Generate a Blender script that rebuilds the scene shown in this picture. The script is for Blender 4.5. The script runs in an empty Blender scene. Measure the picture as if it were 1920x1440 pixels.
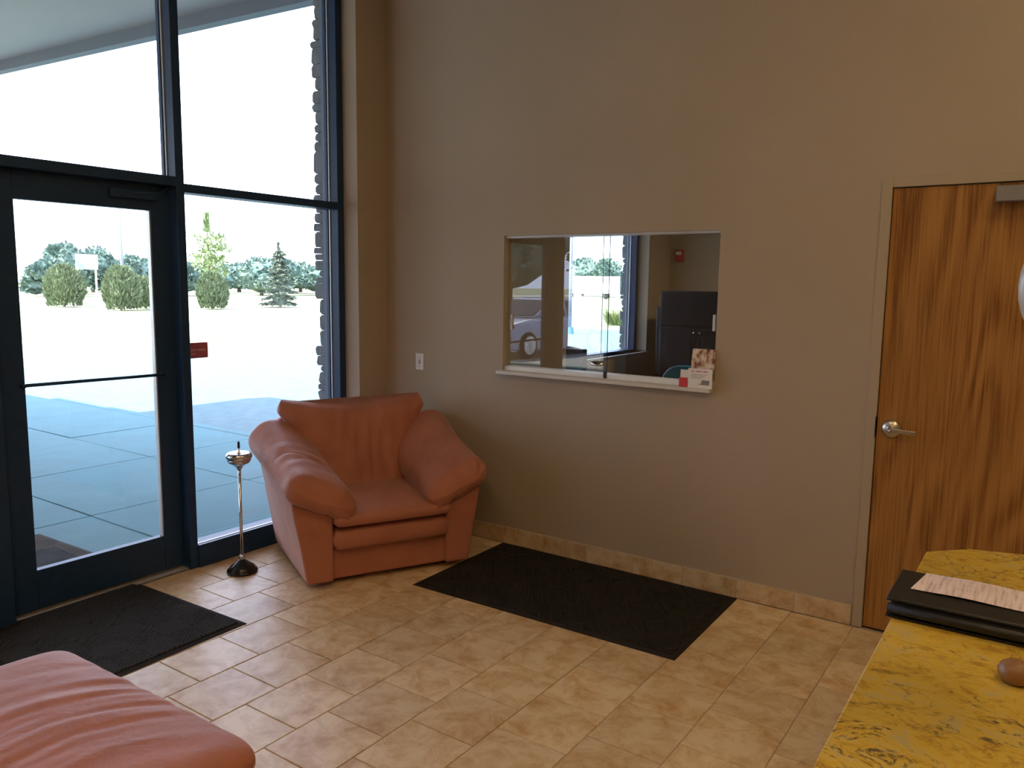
import bpy, bmesh, math, random
from mathutils import Vector, Matrix

SC = bpy.context.scene
COL = SC.collection
PI = math.pi

# ------------------------------------------------------------------ camera
H = 1.68
def look_matrix(yaw, pit, rol):
    fw = Vector((-math.cos(pit)*math.sin(yaw), math.cos(pit)*math.cos(yaw), math.sin(pit)))
    rt = Vector((math.cos(yaw), math.sin(yaw), 0)); up = rt.cross(fw)
    r2 = math.cos(rol)*rt + math.sin(rol)*up
    u2 = -math.sin(rol)*rt + math.cos(rol)*up
    return Matrix(((r2.x, u2.x, -fw.x, 0), (r2.y, u2.y, -fw.y, 0), (r2.z, u2.z, -fw.z, H), (0, 0, 0, 1)))
cam_d = bpy.data.cameras.new('camera')
cam_d.sensor_width = 36.0
cam_d.lens = 36.0*1479.0/1920.0
cam_d.clip_start = 0.02; cam_d.clip_end = 2000
cam = bpy.data.objects.new('camera', cam_d); COL.objects.link(cam)
cam.matrix_world = look_matrix(math.radians(34.642), math.radians(-7.210), math.radians(0.752))
SC.camera = cam

# ------------------------------------------------------------------ sky, sun, exposure
world = bpy.data.worlds.new('sky'); SC.world = world; world.use_nodes = True
bg = world.node_tree.nodes['Background']
bg.inputs['Color'].default_value = (0.67, 0.74, 1.0, 1)
bg.inputs['Strength'].default_value = 5.6
sun_d = bpy.data.lights.new('sun', 'SUN'); sun_d.energy = 18.0; sun_d.angle = 0.009
sun_d.color = (1.0, 0.93, 0.80)
sun = bpy.data.objects.new('sun', sun_d); COL.objects.link(sun)
sun.rotation_euler = Vector((1.8, 3.05, -3.9)).to_track_quat('-Z', 'Y').to_euler()
sun.location = (-20, -30, 40)
LAMP = 20.0                    # radiance of the warm ceiling lamps
SC.view_settings.view_transform = 'Standard'
SC.view_settings.look = 'None'
SC.view_settings.gamma = 1.0
SC.view_settings.use_curve_mapping = False
SC.view_settings.exposure = 0.3
SC.cycles.use_denoising = True
SC.cycles.max_bounces = 10; SC.cycles.diffuse_bounces = 6; SC.cycles.transparent_max_bounces = 16
SC.cycles.sample_clamp_indirect = 8.0

# ------------------------------------------------------------------ materials
MATS = {}
def new_mat(name):
    m = bpy.data.materials.new(name); m.use_nodes = True
    MATS[name] = m
    nt = m.node_tree; return m, nt, nt.nodes['Principled BSDF']
def N(nt, t, **kw):
    n = nt.nodes.new(t)
    for k, v in kw.items():
        if k in ('operation', 'blend_type', 'data_type', 'wave_type', 'bands_direction', 'feature', 'vector_type', 'rings_direction', 'noise_dimensions', 'wave_profile'): setattr(n, k, v)
        else: n.inputs[k].default_value = v
    return n
def ramp(nt, stops):
    r = nt.nodes.new('ShaderNodeValToRGB'); e = r.color_ramp.elements
    while len(e) < len(stops): e.new(0.5)
    for i, (p, c) in enumerate(stops):
        e[i].position = p; e[i].color = (c[0], c[1], c[2], 1)
    return r
def L(nt, a, b): nt.links.new(a, b)
def coords(nt, kind='Position', scale=(1, 1, 1), rot=(0, 0, 0)):
    if kind == 'Position':
        g = nt.nodes.new('ShaderNodeNewGeometry').outputs['Position']
    else:
        g = nt.nodes.new('ShaderNodeTexCoord').outputs[kind]
    mp = nt.nodes.new('ShaderNodeMapping'); mp.inputs['Scale'].default_value = scale
    mp.inputs['Rotation'].default_value = rot
    L(nt, g, mp.inputs['Vector']); return mp.outputs['Vector']
def bump(nt, bsdf, height, strength=0.2, dist=0.01):
    b = N(nt, 'ShaderNodeBump', Strength=strength, Distance=dist)
    L(nt, height, b.inputs['Height']); L(nt, b.outputs['Normal'], bsdf.inputs['Normal'])
def simple(name, col, rough=0.6, metal=0.0, var=0.12, scale=8.0, bmp=0.0, spec=None, coat=0.0):
    m, nt, b = new_mat(name)
    v = coords(nt, 'Object')
    n = N(nt, 'ShaderNodeTexNoise', Scale=scale, Detail=5.0); L(nt, v, n.inputs['Vector'])
    c0 = [max(0, c*(1-var)) for c in col]; c1 = [min(1, c*(1+var)) for c in col]
    r = ramp(nt, [(0.3, c0), (0.7, c1)]); L(nt, n.outputs['Fac'], r.inputs['Fac'])
    L(nt, r.outputs['Color'], b.inputs['Base Color'])
    b.inputs['Roughness'].default_value = rough; b.inputs['Metallic'].default_value = metal
    if spec is not None: b.inputs['Specular IOR Level'].default_value = spec
    if coat: b.inputs['Coat Weight'].default_value = coat
    if bmp: 
        n2 = N(nt, 'ShaderNodeTexNoise', Scale=scale*12, Detail=3.0); L(nt, v, n2.inputs['Vector'])
        bump(nt, b, n2.outputs['Fac'], bmp, 0.004)
    return m

# painted drywall, orange-peel relief
def m_wall(name, col):
    m, nt, b = new_mat(name); v = coords(nt)
    n = N(nt, 'ShaderNodeTexNoise', Scale=1.3, Detail=3.0); L(nt, v, n.inputs['Vector'])
    r = ramp(nt, [(0.3, [c*0.97 for c in col]), (0.7, [c*1.03 for c in col])]); L(nt, n.outputs['Fac'], r.inputs['Fac'])
    L(nt, r.outputs['Color'], b.inputs['Base Color']); b.inputs['Roughness'].default_value = 0.62
    b.inputs['Specular IOR Level'].default_value = 0.25
    n2 = N(nt, 'ShaderNodeTexNoise', Scale=160.0, Detail=2.0); L(nt, v, n2.inputs['Vector'])
    bump(nt, b, n2.outputs['Fac'], 0.12, 0.003)
    return m
m_wall('paint', (0.415, 0.345, 0.265))
m_wall('paint_trim', (0.415, 0.345, 0.255))
m_wall('ceiling_paint', (0.60, 0.57, 0.52))
m_wall('soffit_paint', (0.46, 0.385, 0.345))

# glazed floor tile
def m_tile(name='tile', k=1.0):
    m, nt, b = new_mat(name)
    oi = nt.nodes.new('ShaderNodeObjectInfo')
    v = coords(nt)
    add = N(nt, 'ShaderNodeVectorMath', operation='MULTIPLY_ADD')
    L(nt, v, add.inputs[0]); add.inputs[1].default_value = (1, 1, 1)
    sc = N(nt, 'ShaderNodeVectorMath', operation='SCALE', Scale=37.0)
    cx = N(nt, 'ShaderNodeCombineXYZ'); L(nt, oi.outputs['Random'], cx.inputs[0]); L(nt, oi.outputs['Random'], cx.inputs[2])
    L(nt, cx.outputs[0], sc.inputs[0]); L(nt, sc.outputs[0], add.inputs[2])
    n = N(nt, 'ShaderNodeTexNoise', Scale=8.0, Detail=9.0, Roughness=0.70, Distortion=0.4); L(nt, add.outputs[0], n.inputs['Vector'])
    r = ramp(nt, [(0.355, (0.51*k, 0.31*k, 0.14*k)), (0.465, (0.63*k, 0.45*k, 0.25*k)), (0.585, (0.74*k, 0.59*k, 0.39*k))])
    L(nt, n.outputs['Fac'], r.inputs['Fac'])
    hv = N(nt, 'ShaderNodeHueSaturation'); L(nt, r.outputs['Color'], hv.inputs['Color'])
    mr = N(nt, 'ShaderNodeMapRange'); mr.inputs['To Min'].default_value = 0.9; mr.inputs['To Max'].default_value = 1.06
    L(nt, oi.outputs['Random'], mr.inputs['Value']); L(nt, mr.outputs[0], hv.inputs['Value'])
    L(nt, hv.outputs['Color'], b.inputs['Base Color'])
    b.inputs['Roughness'].default_value = 0.42
    n3 = N(nt, 'ShaderNodeTexNoise', Scale=26.0, Detail=4.0); L(nt, add.outputs[0], n3.inputs['Vector'])
    bump(nt, b, n3.outputs['Fac'], 0.10, 0.004)
    return m
m_tile('tile'); m_tile('tile_base', 0.92)
simple('grout', (0.42, 0.37, 0.32), 0.9, bmp=0.2, scale=30)

# salmon upholstery
def m_uphol():
    m, nt, b = new_mat('upholstery'); v = coords(nt, 'Object')
    n = N(nt, 'ShaderNodeTexNoise', Scale=5.0, Detail=4.0); L(nt, v, n.inputs['Vector'])
    r = ramp(nt, [(0.3, (0.39, 0.142, 0.086)), (0.7, (0.47, 0.185, 0.118))]); L(nt, n.outputs['Fac'], r.inputs['Fac'])
    L(nt, r.outputs['Color'], b.inputs['Base Color']); b.inputs['Roughness'].default_value = 0.62
    b.inputs['Specular IOR Level'].default_value = 0.35
    b.inputs['Sheen Weight'].default_value = 0.25; b.inputs['Sheen Roughness'].default_value = 0.4
    n2 = N(nt, 'ShaderNodeTexNoise', Scale=55.0, Detail=4.0); L(nt, v, n2.inputs['Vector'])
    w = N(nt, 'ShaderNodeTexNoise', Scale=9.0, Detail=3.0, Distortion=1.2); L(nt, v, w.inputs['Vector'])
    ad = N(nt, 'ShaderNodeMath', operation='MULTIPLY_ADD'); L(nt, w.outputs['Fac'], ad.inputs[0]); ad.inputs[1].default_value = 4.0
    L(nt, n2.outputs['Fac'], ad.inputs[2])
    bump(nt, b, ad.outputs[0], 0.22, 0.006)
m_uphol()
simple('upholstery_seam', (0.20, 0.055, 0.03), 0.8)
simple('foot_black', (0.02, 0.018, 0.016), 0.6)

# oak veneer, cathedral grain
def m_oak(name, col_l, col_d, sc=1.0):
    m, nt, b = new_mat(name)
    v = coords(nt, 'Object', (3.6*sc, 1.0, 0.50*sc))
    nd = N(nt, 'ShaderNodeTexNoise', Scale=1.0, Detail=1.5, Roughness=0.4); L(nt, v, nd.inputs['Vector'])
    mu = N(nt, 'ShaderNodeMath', operation='MULTIPLY'); L(nt, nd.outputs['Fac'], mu.inputs[0]); mu.inputs[1].default_value = 62.0
    fr = N(nt, 'ShaderNodeMath', operation='SINE'); L(nt, mu.outputs[0], fr.inputs[0])
    ve = coords(nt, 'Object', (7.0*sc, 1.0, 1.3*sc))
    en = N(nt, 'ShaderNodeTexNoise', Scale=1.0, Detail=2.0); L(nt, ve, en.inputs['Vector'])   # how strong the figure is
    er = ramp(nt, [(0.42, (0.15, 0.15, 0.15)), (0.62, (1, 1, 1))]); L(nt, en.outputs['Fac'], er.inputs['Fac'])
    am = N(nt, 'ShaderNodeMath', operation='MULTIPLY'); L(nt, fr.outputs[0], am.inputs[0]); L(nt, er.outputs['Color'], am.inputs[1])
    vf = coords(nt, 'Object', (110*sc, 1.0, 2.2*sc))
    nf = N(nt, 'ShaderNodeTexNoise', Scale=1.0, Detail=5.0, Roughness=0.65); L(nt, vf, nf.inputs['Vector'])
    ad = N(nt, 'ShaderNodeMath', operation='MULTIPLY_ADD'); L(nt, am.outputs[0], ad.inputs[0]); ad.inputs[1].default_value = 0.15
    L(nt, nf.outputs['Fac'], ad.inputs[2])
    r = ramp(nt, [(0.28, col_d), (0.48, [(a*0.6+c*0.4) for a, c in zip(col_l, col_d)]), (0.70, col_l)])
    L(nt, ad.outputs[0], r.inputs['Fac']); L(nt, r.outputs['Color'], b.inputs['Base Color'])
    b.inputs['Roughness'].default_value = 0.42; b.inputs['Specular IOR Level'].default_value = 0.3
    return m
m_oak('oak', (0.43, 0.215, 0.060), (0.19, 0.072, 0.015))
m_oak('cabinet_wood', (0.30, 0.15, 0.06), (0.20, 0.09, 0.03))

# golden granite with dark veins
def m_granite():
    m, nt, b = new_mat('granite'); v = coords(nt, 'Object', (1, 1.4, 1), (0, 0, 0.5))
    n = N(nt, 'ShaderNodeTexNoise', Scale=15.0, Detail=10.0, Roughness=0.80, Distortion=0.6); L(nt, v, n.inputs['Vector'])
    r = ramp(nt, [(0.38, (0.36, 0.20, 0.030)), (0.46, (0.54, 0.36, 0.050)), (0.53, (0.62, 0.43, 0.065)), (0.61, (0.50, 0.40, 0.17))])
    L(nt, n.outputs['Fac'], r.inputs['Fac'])
    nv = N(nt, 'ShaderNodeTexNoise', Scale=5.0, Detail=8.0, Roughness=0.66, Distortion=0.9); L(nt, v, nv.inputs['Vector'])
    ab = N(nt, 'ShaderNodeMath', operation='SUBTRACT'); L(nt, nv.outputs['Fac'], ab.inputs[0]); ab.inputs[1].default_value = 0.5
    a2 = N(nt, 'ShaderNodeMath', operation='ABSOLUTE'); L(nt, ab.outputs[0], a2.inputs[0])
    nb = N(nt, 'ShaderNodeTexNoise', Scale=70.0, Detail=3.0); L(nt, v, nb.inputs['Vector'])
    br = N(nt, 'ShaderNodeMath', operation='MULTIPLY_ADD'); L(nt, nb.outputs['Fac'], br.inputs[0]); br.inputs[1].default_value = 0.05; L(nt, a2.outputs[0], br.inputs[2])
    rv = ramp(nt, [(0.024, (1, 1, 1)), (0.040, (0, 0, 0))]); L(nt, br.outputs[0], rv.inputs['Fac'])
    gate = N(nt, 'ShaderNodeTexNoise', Scale=2.6, Detail=2.0); L(nt, v, gate.inputs['Vector'])
    rg = ramp(nt, [(0.38, (0, 0, 0)), (0.52, (1, 1, 1))]); L(nt, gate.outputs['Fac'], rg.inputs['Fac'])
    mm = N(nt, 'ShaderNodeMath', operation='MULTIPLY'); L(nt, rv.outputs['Color'], mm.inputs[0]); L(nt, rg.outputs['Color'], mm.inputs[1])
    mx = nt.nodes.new('ShaderNodeMixRGB'); L(nt, mm.outputs[0], mx.inputs['Fac']); L(nt, r.outputs['Color'], mx.inputs['Color1'])
    mx.inputs['Color2'].default_value = (0.15, 0.105, 0.045, 1)
    L(nt, mx.outputs['Color'], b.inputs['Base Color']); b.inputs['Roughness'].default_value = 0.38
    b.inputs['Specular IOR Level'].default_value = 0.3
m_granite()

# entry mat: blocks of diagonal ribs in two directions
def m_mat(name, col):
    m, nt, b = new_mat(name)
    v = coords(nt, 'Object')
    ck = N(nt, 'ShaderNodeTexChecker', Scale=7.0); L(nt, v, ck.inputs['Vector'])
    va = coords(nt, 'Object', (1, 1, 1), (0, 0, 0.62)); vb = coords(nt, 'Object', (1, 1, 1), (0, 0, -0.62))
    wa = N(nt, 'ShaderNodeTexWave', Scale=22.0); L(nt, va, wa.inputs['Vector'])
    wb = N(nt, 'ShaderNodeTexWave', Scale=22.0); L(nt, vb, wb.inputs['Vector'])
    mx = nt.nodes.new('ShaderNodeMixRGB'); L(nt, ck.outputs['Fac'], mx.inputs['Fac']); L(nt, wa.outputs['Color'], mx.inputs['Color1']); L(nt, wb.outputs['Color'], mx.inputs['Color2'])
    n = N(nt, 'ShaderNodeTexNoise', Scale=220.0, Detail=2.0); L(nt, v, n.inputs['Vector'])
    r = ramp(nt, [(0.3, [c*0.7 for c in col]), (0.7, [c*1.35 for c in col])]); L(nt, n.outputs['Fac'], r.inputs['Fac'])
    L(nt, r.outputs['Color'], b.inputs['Base Color']); b.inputs['Roughness'].default_value = 0.95; b.inputs['Specular IOR Level'].default_value = 0.1
    bump(nt, b, mx.outputs['Color'], 1.0, 0.014)
m_mat('mat_pile', (0.046, 0.041, 0.037))
simple('mat_rubber', (0.030, 0.027, 0.025), 0.9, spec=0.1)
simple('bronze_flare_frame', (0.014, 0.042, 0.105), 0.42, var=0.1, scale=20, spec=0.3)  # blue veil of lens flare mixed into the dark bronze colour
simple('glint_bead', (0.62, 0.64, 0.66), 0.35, metal=0.4, var=0.05)  # pale bead metal, also stands in for bright glints along the glazing
simple('threshold_metal', (0.42, 0.36, 0.27), 0.5, metal=0.5, scale=30)
simple('sill_white', (0.62, 0.60, 0.57), 0.5, var=0.04)
simple('track_white', (0.80, 0.82, 0.84), 0.25, var=0.02)
simple('chrome', (0.72, 0.72, 0.74), 0.14, metal=1.0, var=0.03)
simple('satin_nickel', (0.58, 0.55, 0.50), 0.32, metal=1.0, var=0.05)
simple('grey_metal', (0.24, 0.235, 0.235), 0.5, metal=0.2, var=0.06)
simple('black_enamel', (0.012, 0.013, 0.016), 0.22, var=0.1)
simple('black_plastic', (0.014, 0.014, 0.016), 0.45, var=0.1)
simple('black_leather', (0.010, 0.010, 0.011), 0.5, bmp=0.3, scale=20)
simple('black_cabinet', (0.010, 0.013, 0.018), 0.5, var=0.1, spec=0.25)
simple('gap_black', (0.006, 0.005, 0.004), 0.9)
simple('white_plastic', (0.72, 0.72, 0.73), 0.4, var=0.03)
simple('white_card', (0.80, 0.78, 0.76), 0.6, var=0.03)
simple('red_card', (0.55, 0.05, 0.06), 0.5)
simple('red_film', (0.40, 0.09, 0.13), 0.5)
simple('pale_print', (0.75, 0.60, 0.62), 0.6, var=0.02)
simple('blue_plastic', (0.03, 0.45, 0.95), 0.4, var=0.05)
simple('opal_glass', (0.50, 0.46, 0.40), 0.3, var=0.02)
simple('brown_wood', (0.26, 0.13, 0.05), 0.4)
simple('carpet', (0.20, 0.16, 0.13), 0.95, scale=60, bmp=0.4)
simple('desk_wood', (0.30, 0.17, 0.08), 0.5)
simple('strobe_red', (0.45, 0.03, 0.03), 0.4)
simple('concrete', (0.068, 0.172, 0.195), 0.9, var=0.07, scale=3, bmp=0.15)  # cyan of the sky-lit shade mixed into the concrete colour
simple('asphalt', (0.080, 0.145, 0.165), 0.95, var=0.12, scale=6, bmp=0.3)  # blue of the sky-lit shade mixed into the asphalt colour
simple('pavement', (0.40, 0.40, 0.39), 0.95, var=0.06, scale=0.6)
simple('stone', (0.15, 0.16, 0.17), 0.95, var=0.25, scale=9, bmp=0.4)
simple('mortar', (0.14, 0.15, 0.16), 0.95)
simple('facade_trim', (0.12, 0.14, 0.17), 0.6, var=0.05)
simple('sign_white', (0.80, 0.80, 0.80), 0.5, var=0.02)
simple('sign_blue', (0.22, 0.28, 0.36), 0.5)
simple('pole_grey', (0.20, 0.23, 0.26), 0.5)
simple('bark', (0.16, 0.12, 0.09), 0.9, bmp=0.4)
simple('car_paint', (0.30, 0.36, 0.52), 0.25, metal=0.3, var=0.02, coat=0.6)
simple('car_glass', (0.02, 0.025, 0.03), 0.08)
simple('tyre', (0.02, 0.02, 0.02), 0.8)
simple('alloy', (0.62, 0.62, 0.64), 0.3, metal=0.8)
simple('head_lamp', (0.75, 0.75, 0.75), 0.15)

def m_foliage(name, c0, c1, sc):
    m, nt, b = new_mat(name); v = coords(nt, 'Object')
    n = N(nt, 'ShaderNodeTexNoise', Scale=sc, Detail=4.0); L(nt, v, n.inputs['Vector'])
    r = ramp(nt, [(0.3, c0), (0.7, c1)]); L(nt, n.outputs['Fac'], r.inputs['Fac'])
    L(nt, r.outputs['Color'], b.inputs['Base Color']); b.inputs['Roughness'].default_value = 0.8
    b.inputs['Specular IOR Level'].default_value = 0.2
m_foliage('leaf_bush', (0.10, 0.14, 0.07), (0.19, 0.235, 0.13), 3.0)
m_foliage('leaf_spruce', (0.10, 0.135, 0.105), (0.18, 0.22, 0.165), 3.0)
m_foliage('leaf_light', (0.15, 0.22, 0.09), (0.27, 0.33, 0.14), 2.0)
m_foliage('leaf_far', (0.075, 0.135, 0.115), (0.15, 0.215, 0.17), 0.5)
m_foliage('leaf_grass', (0.09, 0.13, 0.04), (0.18, 0.22, 0.08), 6.0)
def m_lawn():
    m, nt, b = new_mat('dry_lawn'); v = coords(nt)
    n = N(nt, 'ShaderNodeTexNoise', Scale=0.35, Detail=6.0, Roughness=0.65); L(nt, v, n.inputs['Vector'])
    r = ramp(nt, [(0.36, (0.085, 0.125, 0.045)), (0.47, (0.19, 0.21, 0.115)), (0.62, (0.33, 0.32, 0.23))]); L(nt, n.outputs['Fac'], r.inputs['Fac'])
    L(nt, r.outputs['Color'], b.inputs['Base Color']); b.inputs['Roughness'].default_value = 0.95
    n2 = N(nt, 'ShaderNodeTexNoise', Scale=25.0, Detail=3.0); L(nt, v, n2.inputs['Vector'])
    bump(nt, b, n2.outputs['Fac'], 0.4, 0.03)
m_lawn()

def m_glass(name, tint, f0=1.5, rough=0.0):
    m, nt, b = new_mat(name)
    nt.nodes.remove(b); out = nt.nodes['Material Output']
    tr = N(nt, 'ShaderNodeBsdfTransparent'); tr.inputs['Color'].default_value = (*tint, 1)
    gl = N(nt, 'ShaderNodeBsdfGlossy', Roughness=rough); gl.inputs['Color'].default_value = (1, 1, 1, 1)
    fr = N(nt, 'ShaderNodeFresnel', IOR=f0)
    geo = nt.nodes.new('ShaderNodeNewGeometry')                    # same reflectance on both faces of the sheet
    ior = N(nt, 'ShaderNodeMapRange'); ior.inputs['To Min'].default_value = f0; ior.inputs['To Max'].default_value = 1.0/f0
    L(nt, geo.outputs['Backfacing'], ior.inputs['Value']); L(nt, ior.outputs[0], fr.inputs['IOR'])
    mx = nt.nodes.new('ShaderNodeMixShader')
    L(nt, fr.outputs[0], mx.inputs[0]); L(nt, tr.outputs[0], mx.inputs[1]); L(nt, gl.outputs[0], mx.inputs[2])
    L(nt, mx.outputs[0], out.inputs['Surface'])
m_glass('glass', (0.97, 0.99, 0.99))
m_glass('acrylic', (0.96, 0.97, 0.97))

def m_lamp(name, col, s):
    m, nt, b = new_mat(name)
    b.inputs['Base Color'].default_value = (0.8, 0.78, 0.72, 1)
    b.inputs['Emission Color'].default_value = (*col, 1); b.inputs['Emission Strength'].default_value = s
m_lamp('lamp_warm', (1.0, 0.71, 0.38), LAMP)

# flat prints
def m_photo_print():
    m, nt, b = new_mat('photo_print'); v = coords(nt, 'Object', (30, 1, 22))
    n = N(nt, 'ShaderNodeTexNoise', Scale=1.0, Detail=3.0); L(nt, v, n.inputs['Vector'])
    r = ramp(nt, [(0.34, (0.10, 0.05, 0.05)), (0.44, (0.35, 0.17, 0.10)), (0.54, (0.62, 0.50, 0.40)), (0.7, (0.80, 0.76, 0.72))])
    L(nt, n.outputs['Fac'], r.inputs['Fac']); L(nt, r.outputs['Color'], b.inputs['Base Color']); b.inputs['Roughness'].default_value = 0.35
m_photo_print()
def m_form():
    m, nt, b = new_mat('pink_form'); v = coords(nt, 'Object', (150, 9, 1))
    n = N(nt, 'ShaderNodeTexNoise', Scale=1.0, Detail=4.0); L(nt, v, n.inputs['Vector'])
    v2 = coords(nt, 'Object', (16, 120, 1)); n2 = N(nt, 'ShaderNodeTexNoise', Scale=1.0, Detail=2.0); L(nt, v2, n2.inputs['Vector'])
    av = N(nt, 'ShaderNodeMath', operation='MULTIPLY_ADD'); L(nt, n2.outputs['Fac'], av.inputs[0]); av.inputs[1].default_value = 0.35; L(nt, n.outputs['Fac'], av.inputs[2])
    r = ramp(nt, [(0.50, (0.54, 0.45, 0.46)), (0.66, (0.80, 0.68, 0.72)), (0.8, (0.87, 0.75, 0.79))]); L(nt, av.outputs[0], r.inputs['Fac'])
    L(nt, r.outputs['Color'], b.inputs['Base Color']); b.inputs['Roughness'].default_value = 0.7
m_form()

# ------------------------------------------------------------------ mesh helpers
class MB:
    def __init__(s): s.v = []; s.f = []
    def box(s, x0, x1, y0, y1, z0, z1):
        b = len(s.v)
        s.v += [(x0,y0,z0),(x1,y0,z0),(x1,y1,z0),(x0,y1,z0),(x0,y0,z1),(x1,y0,z1),(x1,y1,z1),(x0,y1,z1)]
        s.f += [(b,b+3,b+2,b+1),(b+4,b+5,b+6,b+7),(b,b+1,b+5,b+4),(b+1,b+2,b+6,b+5),(b+2,b+3,b+7,b+6),(b+3,b,b+4,b+7)]
        return s
    def loft(s, secs, caps=True):
        b = len(s.v); n = len(secs[0])
        for q in secs: s.v += [tuple(p) for p in q]
        for i in range(len(secs)-1):
            for j in range(n):
                k = (j+1) % n
                s.f.append((b+i*n+j, b+i*n+k, b+(i+1)*n+k, b+(i+1)*n+j))
        if caps:
            s.f.append(tuple(b+j for j in reversed(range(n))))
            s.f.append(tuple(b+(len(secs)-1)*n+j for j in range(n)))
        return s
    def prism(s, poly, a0, a1, axis='z'):
        def P(u, w, a): return {'z': (u, w, a), 'y': (u, a, w), 'x': (a, u, w)}[axis]
        return s.loft([[P(u, w, a0) for u, w in poly], [P(u, w, a1) for u, w in poly]])
    def lathe(s, prof, n=24, c=(0, 0, 0), axis='z'):
        secs = []
        for r, h in prof:
            q = []
            for j in range(n):
                a = 2*PI*j/n; x, y = r*math.cos(a), r*math.sin(a)
                q.append({'z': (c[0]+x, c[1]+y, c[2]+h), 'y': (c[0]+x, c[1]+h, c[2]+y), 'x': (c[0]+h, c[1]+x, c[2]+y)}[axis])
            secs.append(q)
        return s.loft(secs)
    def tube(s, pts, r, n=10):
        secs = []; pts = [Vector(p) for p in pts]
        for i, p in enumerate(pts):
            d = (pts[min(i+1, len(pts)-1)] - pts[max(i-1, 0)]).normalized()
            ref = Vector((0, 0, 1)) if abs(d.z) < 0.9 else Vector((1, 0, 0))
            a = d.cross(ref).normalized(); c = a.cross(d)
            rr = r[i] if isinstance(r, (list, tuple)) else r
            secs.append([p + rr*(math.cos(2*PI*j/n)*a + math.sin(2*PI*j/n)*c) for j in range(n)])
        return s.loft(secs)
    def build(s, name, mat, parent=None, smooth=False, bevel=0.0, seg=2, loc=None):
        me = bpy.data.meshes.new(name); me.from_pydata(s.v, [], s.f)
        bm = bmesh.new(); bm.from_mesh(me); bmesh.ops.recalc_face_normals(bm, faces=bm.faces); bm.to_mesh(me); bm.free()
        me.materials.append(MATS[mat])
        if smooth:
            me.polygons.foreach_set('use_smooth', [True]*len(me.polygons))
        o = bpy.data.objects.new(name, me); COL.objects.link(o)
        if parent: o.parent = parent
        if loc: o.location = loc
        if bevel:
            md = o.modifiers.new('bevel', 'BEVEL'); md.width = bevel; md.segments = seg; md.limit_method = 'ANGLE'; md.angle_limit = 0.6
            md.harden_normals = False
            me.polygons.foreach_set('use_smooth', [True]*len(me.polygons))
            try: me.set_sharp_from_angle(angle=0.9)
            except Exception: pass
        return o
def bx(*a): return MB().box(*a)
def tag(o, label, cat=None, group=None, kind=None):
    o['label'] = label
    if cat: o['category'] = cat
    if group: o['group'] = group
    if kind: o['kind'] = kind
    return o
def empty(name, loc=(0, 0, 0), rz=0.0):
    o = bpy.data.objects.new(name, None); COL.objects.link(o); o.location = loc; o.rotation_euler = (0, 0, rz)
    o.empty_display_size = 0.1
    return o
def struct(o, label, cat): return tag(o, label, cat, kind='structure')
def superellipse(a, b, n, e=2.6):
    out = []
    for j in range(n):
        t = 2*PI*j/n; c, s_ = math.cos(t), math.sin(t)
        out.append((a*math.copysign(abs(c)**(2/e), c), b*math.copysign(abs(s_)**(2/e), s_)))
    return out
rnd = random.Random(7)

# ------------------------------------------------------------------ the room shell
WX, WY, CZ = -3.92, 4.10, 4.15           # inner faces: wall with the storefront, wall with the reception window, ceiling
RX, FY = 3.2, -3.2
XF = -4.05                               # inner face of the storefront frame
OX0, OX1, OZ0, OZ1 = -2.907, -1.508, 1.134, 1.980   # reception window opening
DX0, DX1, DZ = -0.735, 0.273, 2.195      # door frame

floor = bx(-4.20, RX, FY, WY+0.02, -0.12, -0.004).build('floor', 'grout'); struct(floor, 'tan glazed tile floor of the lobby laid in staggered rows', 'floor')
TP = 0.3042
tile_cache = {}
def tile_obj(x0, x1, y0, y1, parent, hide_list):
    g = 0.0018
    w, d = round(x1-x0-2*g, 4), round(y1-y0-2*g, 4)
    if w < 0.01 or d < 0.01: return
    key = (w, d)
    if key not in tile_cache:
        m = MB(); c = 0.0025
        secs = [[(-w/2,-d/2,-0.004),(w/2,-d/2,-0.004),(w/2,d/2,-0.004),(-w/2,d/2,-0.004)],
                [(-w/2,-d/2,-0.0015),(w/2,-d/2,-0.0015),(w/2,d/2,-0.0015),(-w/2,d/2,-0.0015)],
                [(-w/2+c,-d/2+c,0),(w/2-c,-d/2+c,0),(w/2-c,d/2-c,0),(-w/2+c,d/2-c,0)]]
        m.loft(secs); o = m.build('tile', 'tile', parent); tile_cache[key] = o.data
    else:
        o = bpy.data.objects.new('tile', tile_cache[key]); COL.objects.link(o); o.parent = parent
    o.location = ((x0+x1)/2, (y0+y1)/2, rnd.uniform(-0.0004, 0.0004))
far = MB()
for i in range(-11, 13):
    xa = -0.725 + i*TP; xb = xa + TP
    off = 2.610 if i % 2 else 2.455
    if i == -1: off = 2.610
    x0, x1 = max(xa, -4.06), min(xb, RX)
    if x1 - x0 < 0.01: continue
    for j in range(-20, 8):
        ya = off + j*0.3045; yb = ya + 0.3045
        y0, y1 = max(ya, FY), min(yb, WY-0.012)
        if y1 - y0 < 0.01: continue
        if x0 < WX-0.01 and y1 > 3.83:
            x0c = WX
            if x1 - x0c < 0.01: continue
        else: x0c = x0
        if x0c < 0.75 and y1 > -0.05: tile_obj(x0c, x1, y0, y1, floor, None)
        else: far.box(x0c+0.002, x1-0.002, y0+0.002, y1-0.002, -0.004, 0.0)
fo = far.build('tile_field', 'tile', floor); fo['kind'] = 'stuff'; fo['label'] = 'tan tiles of the lobby floor behind the viewer'

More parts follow.
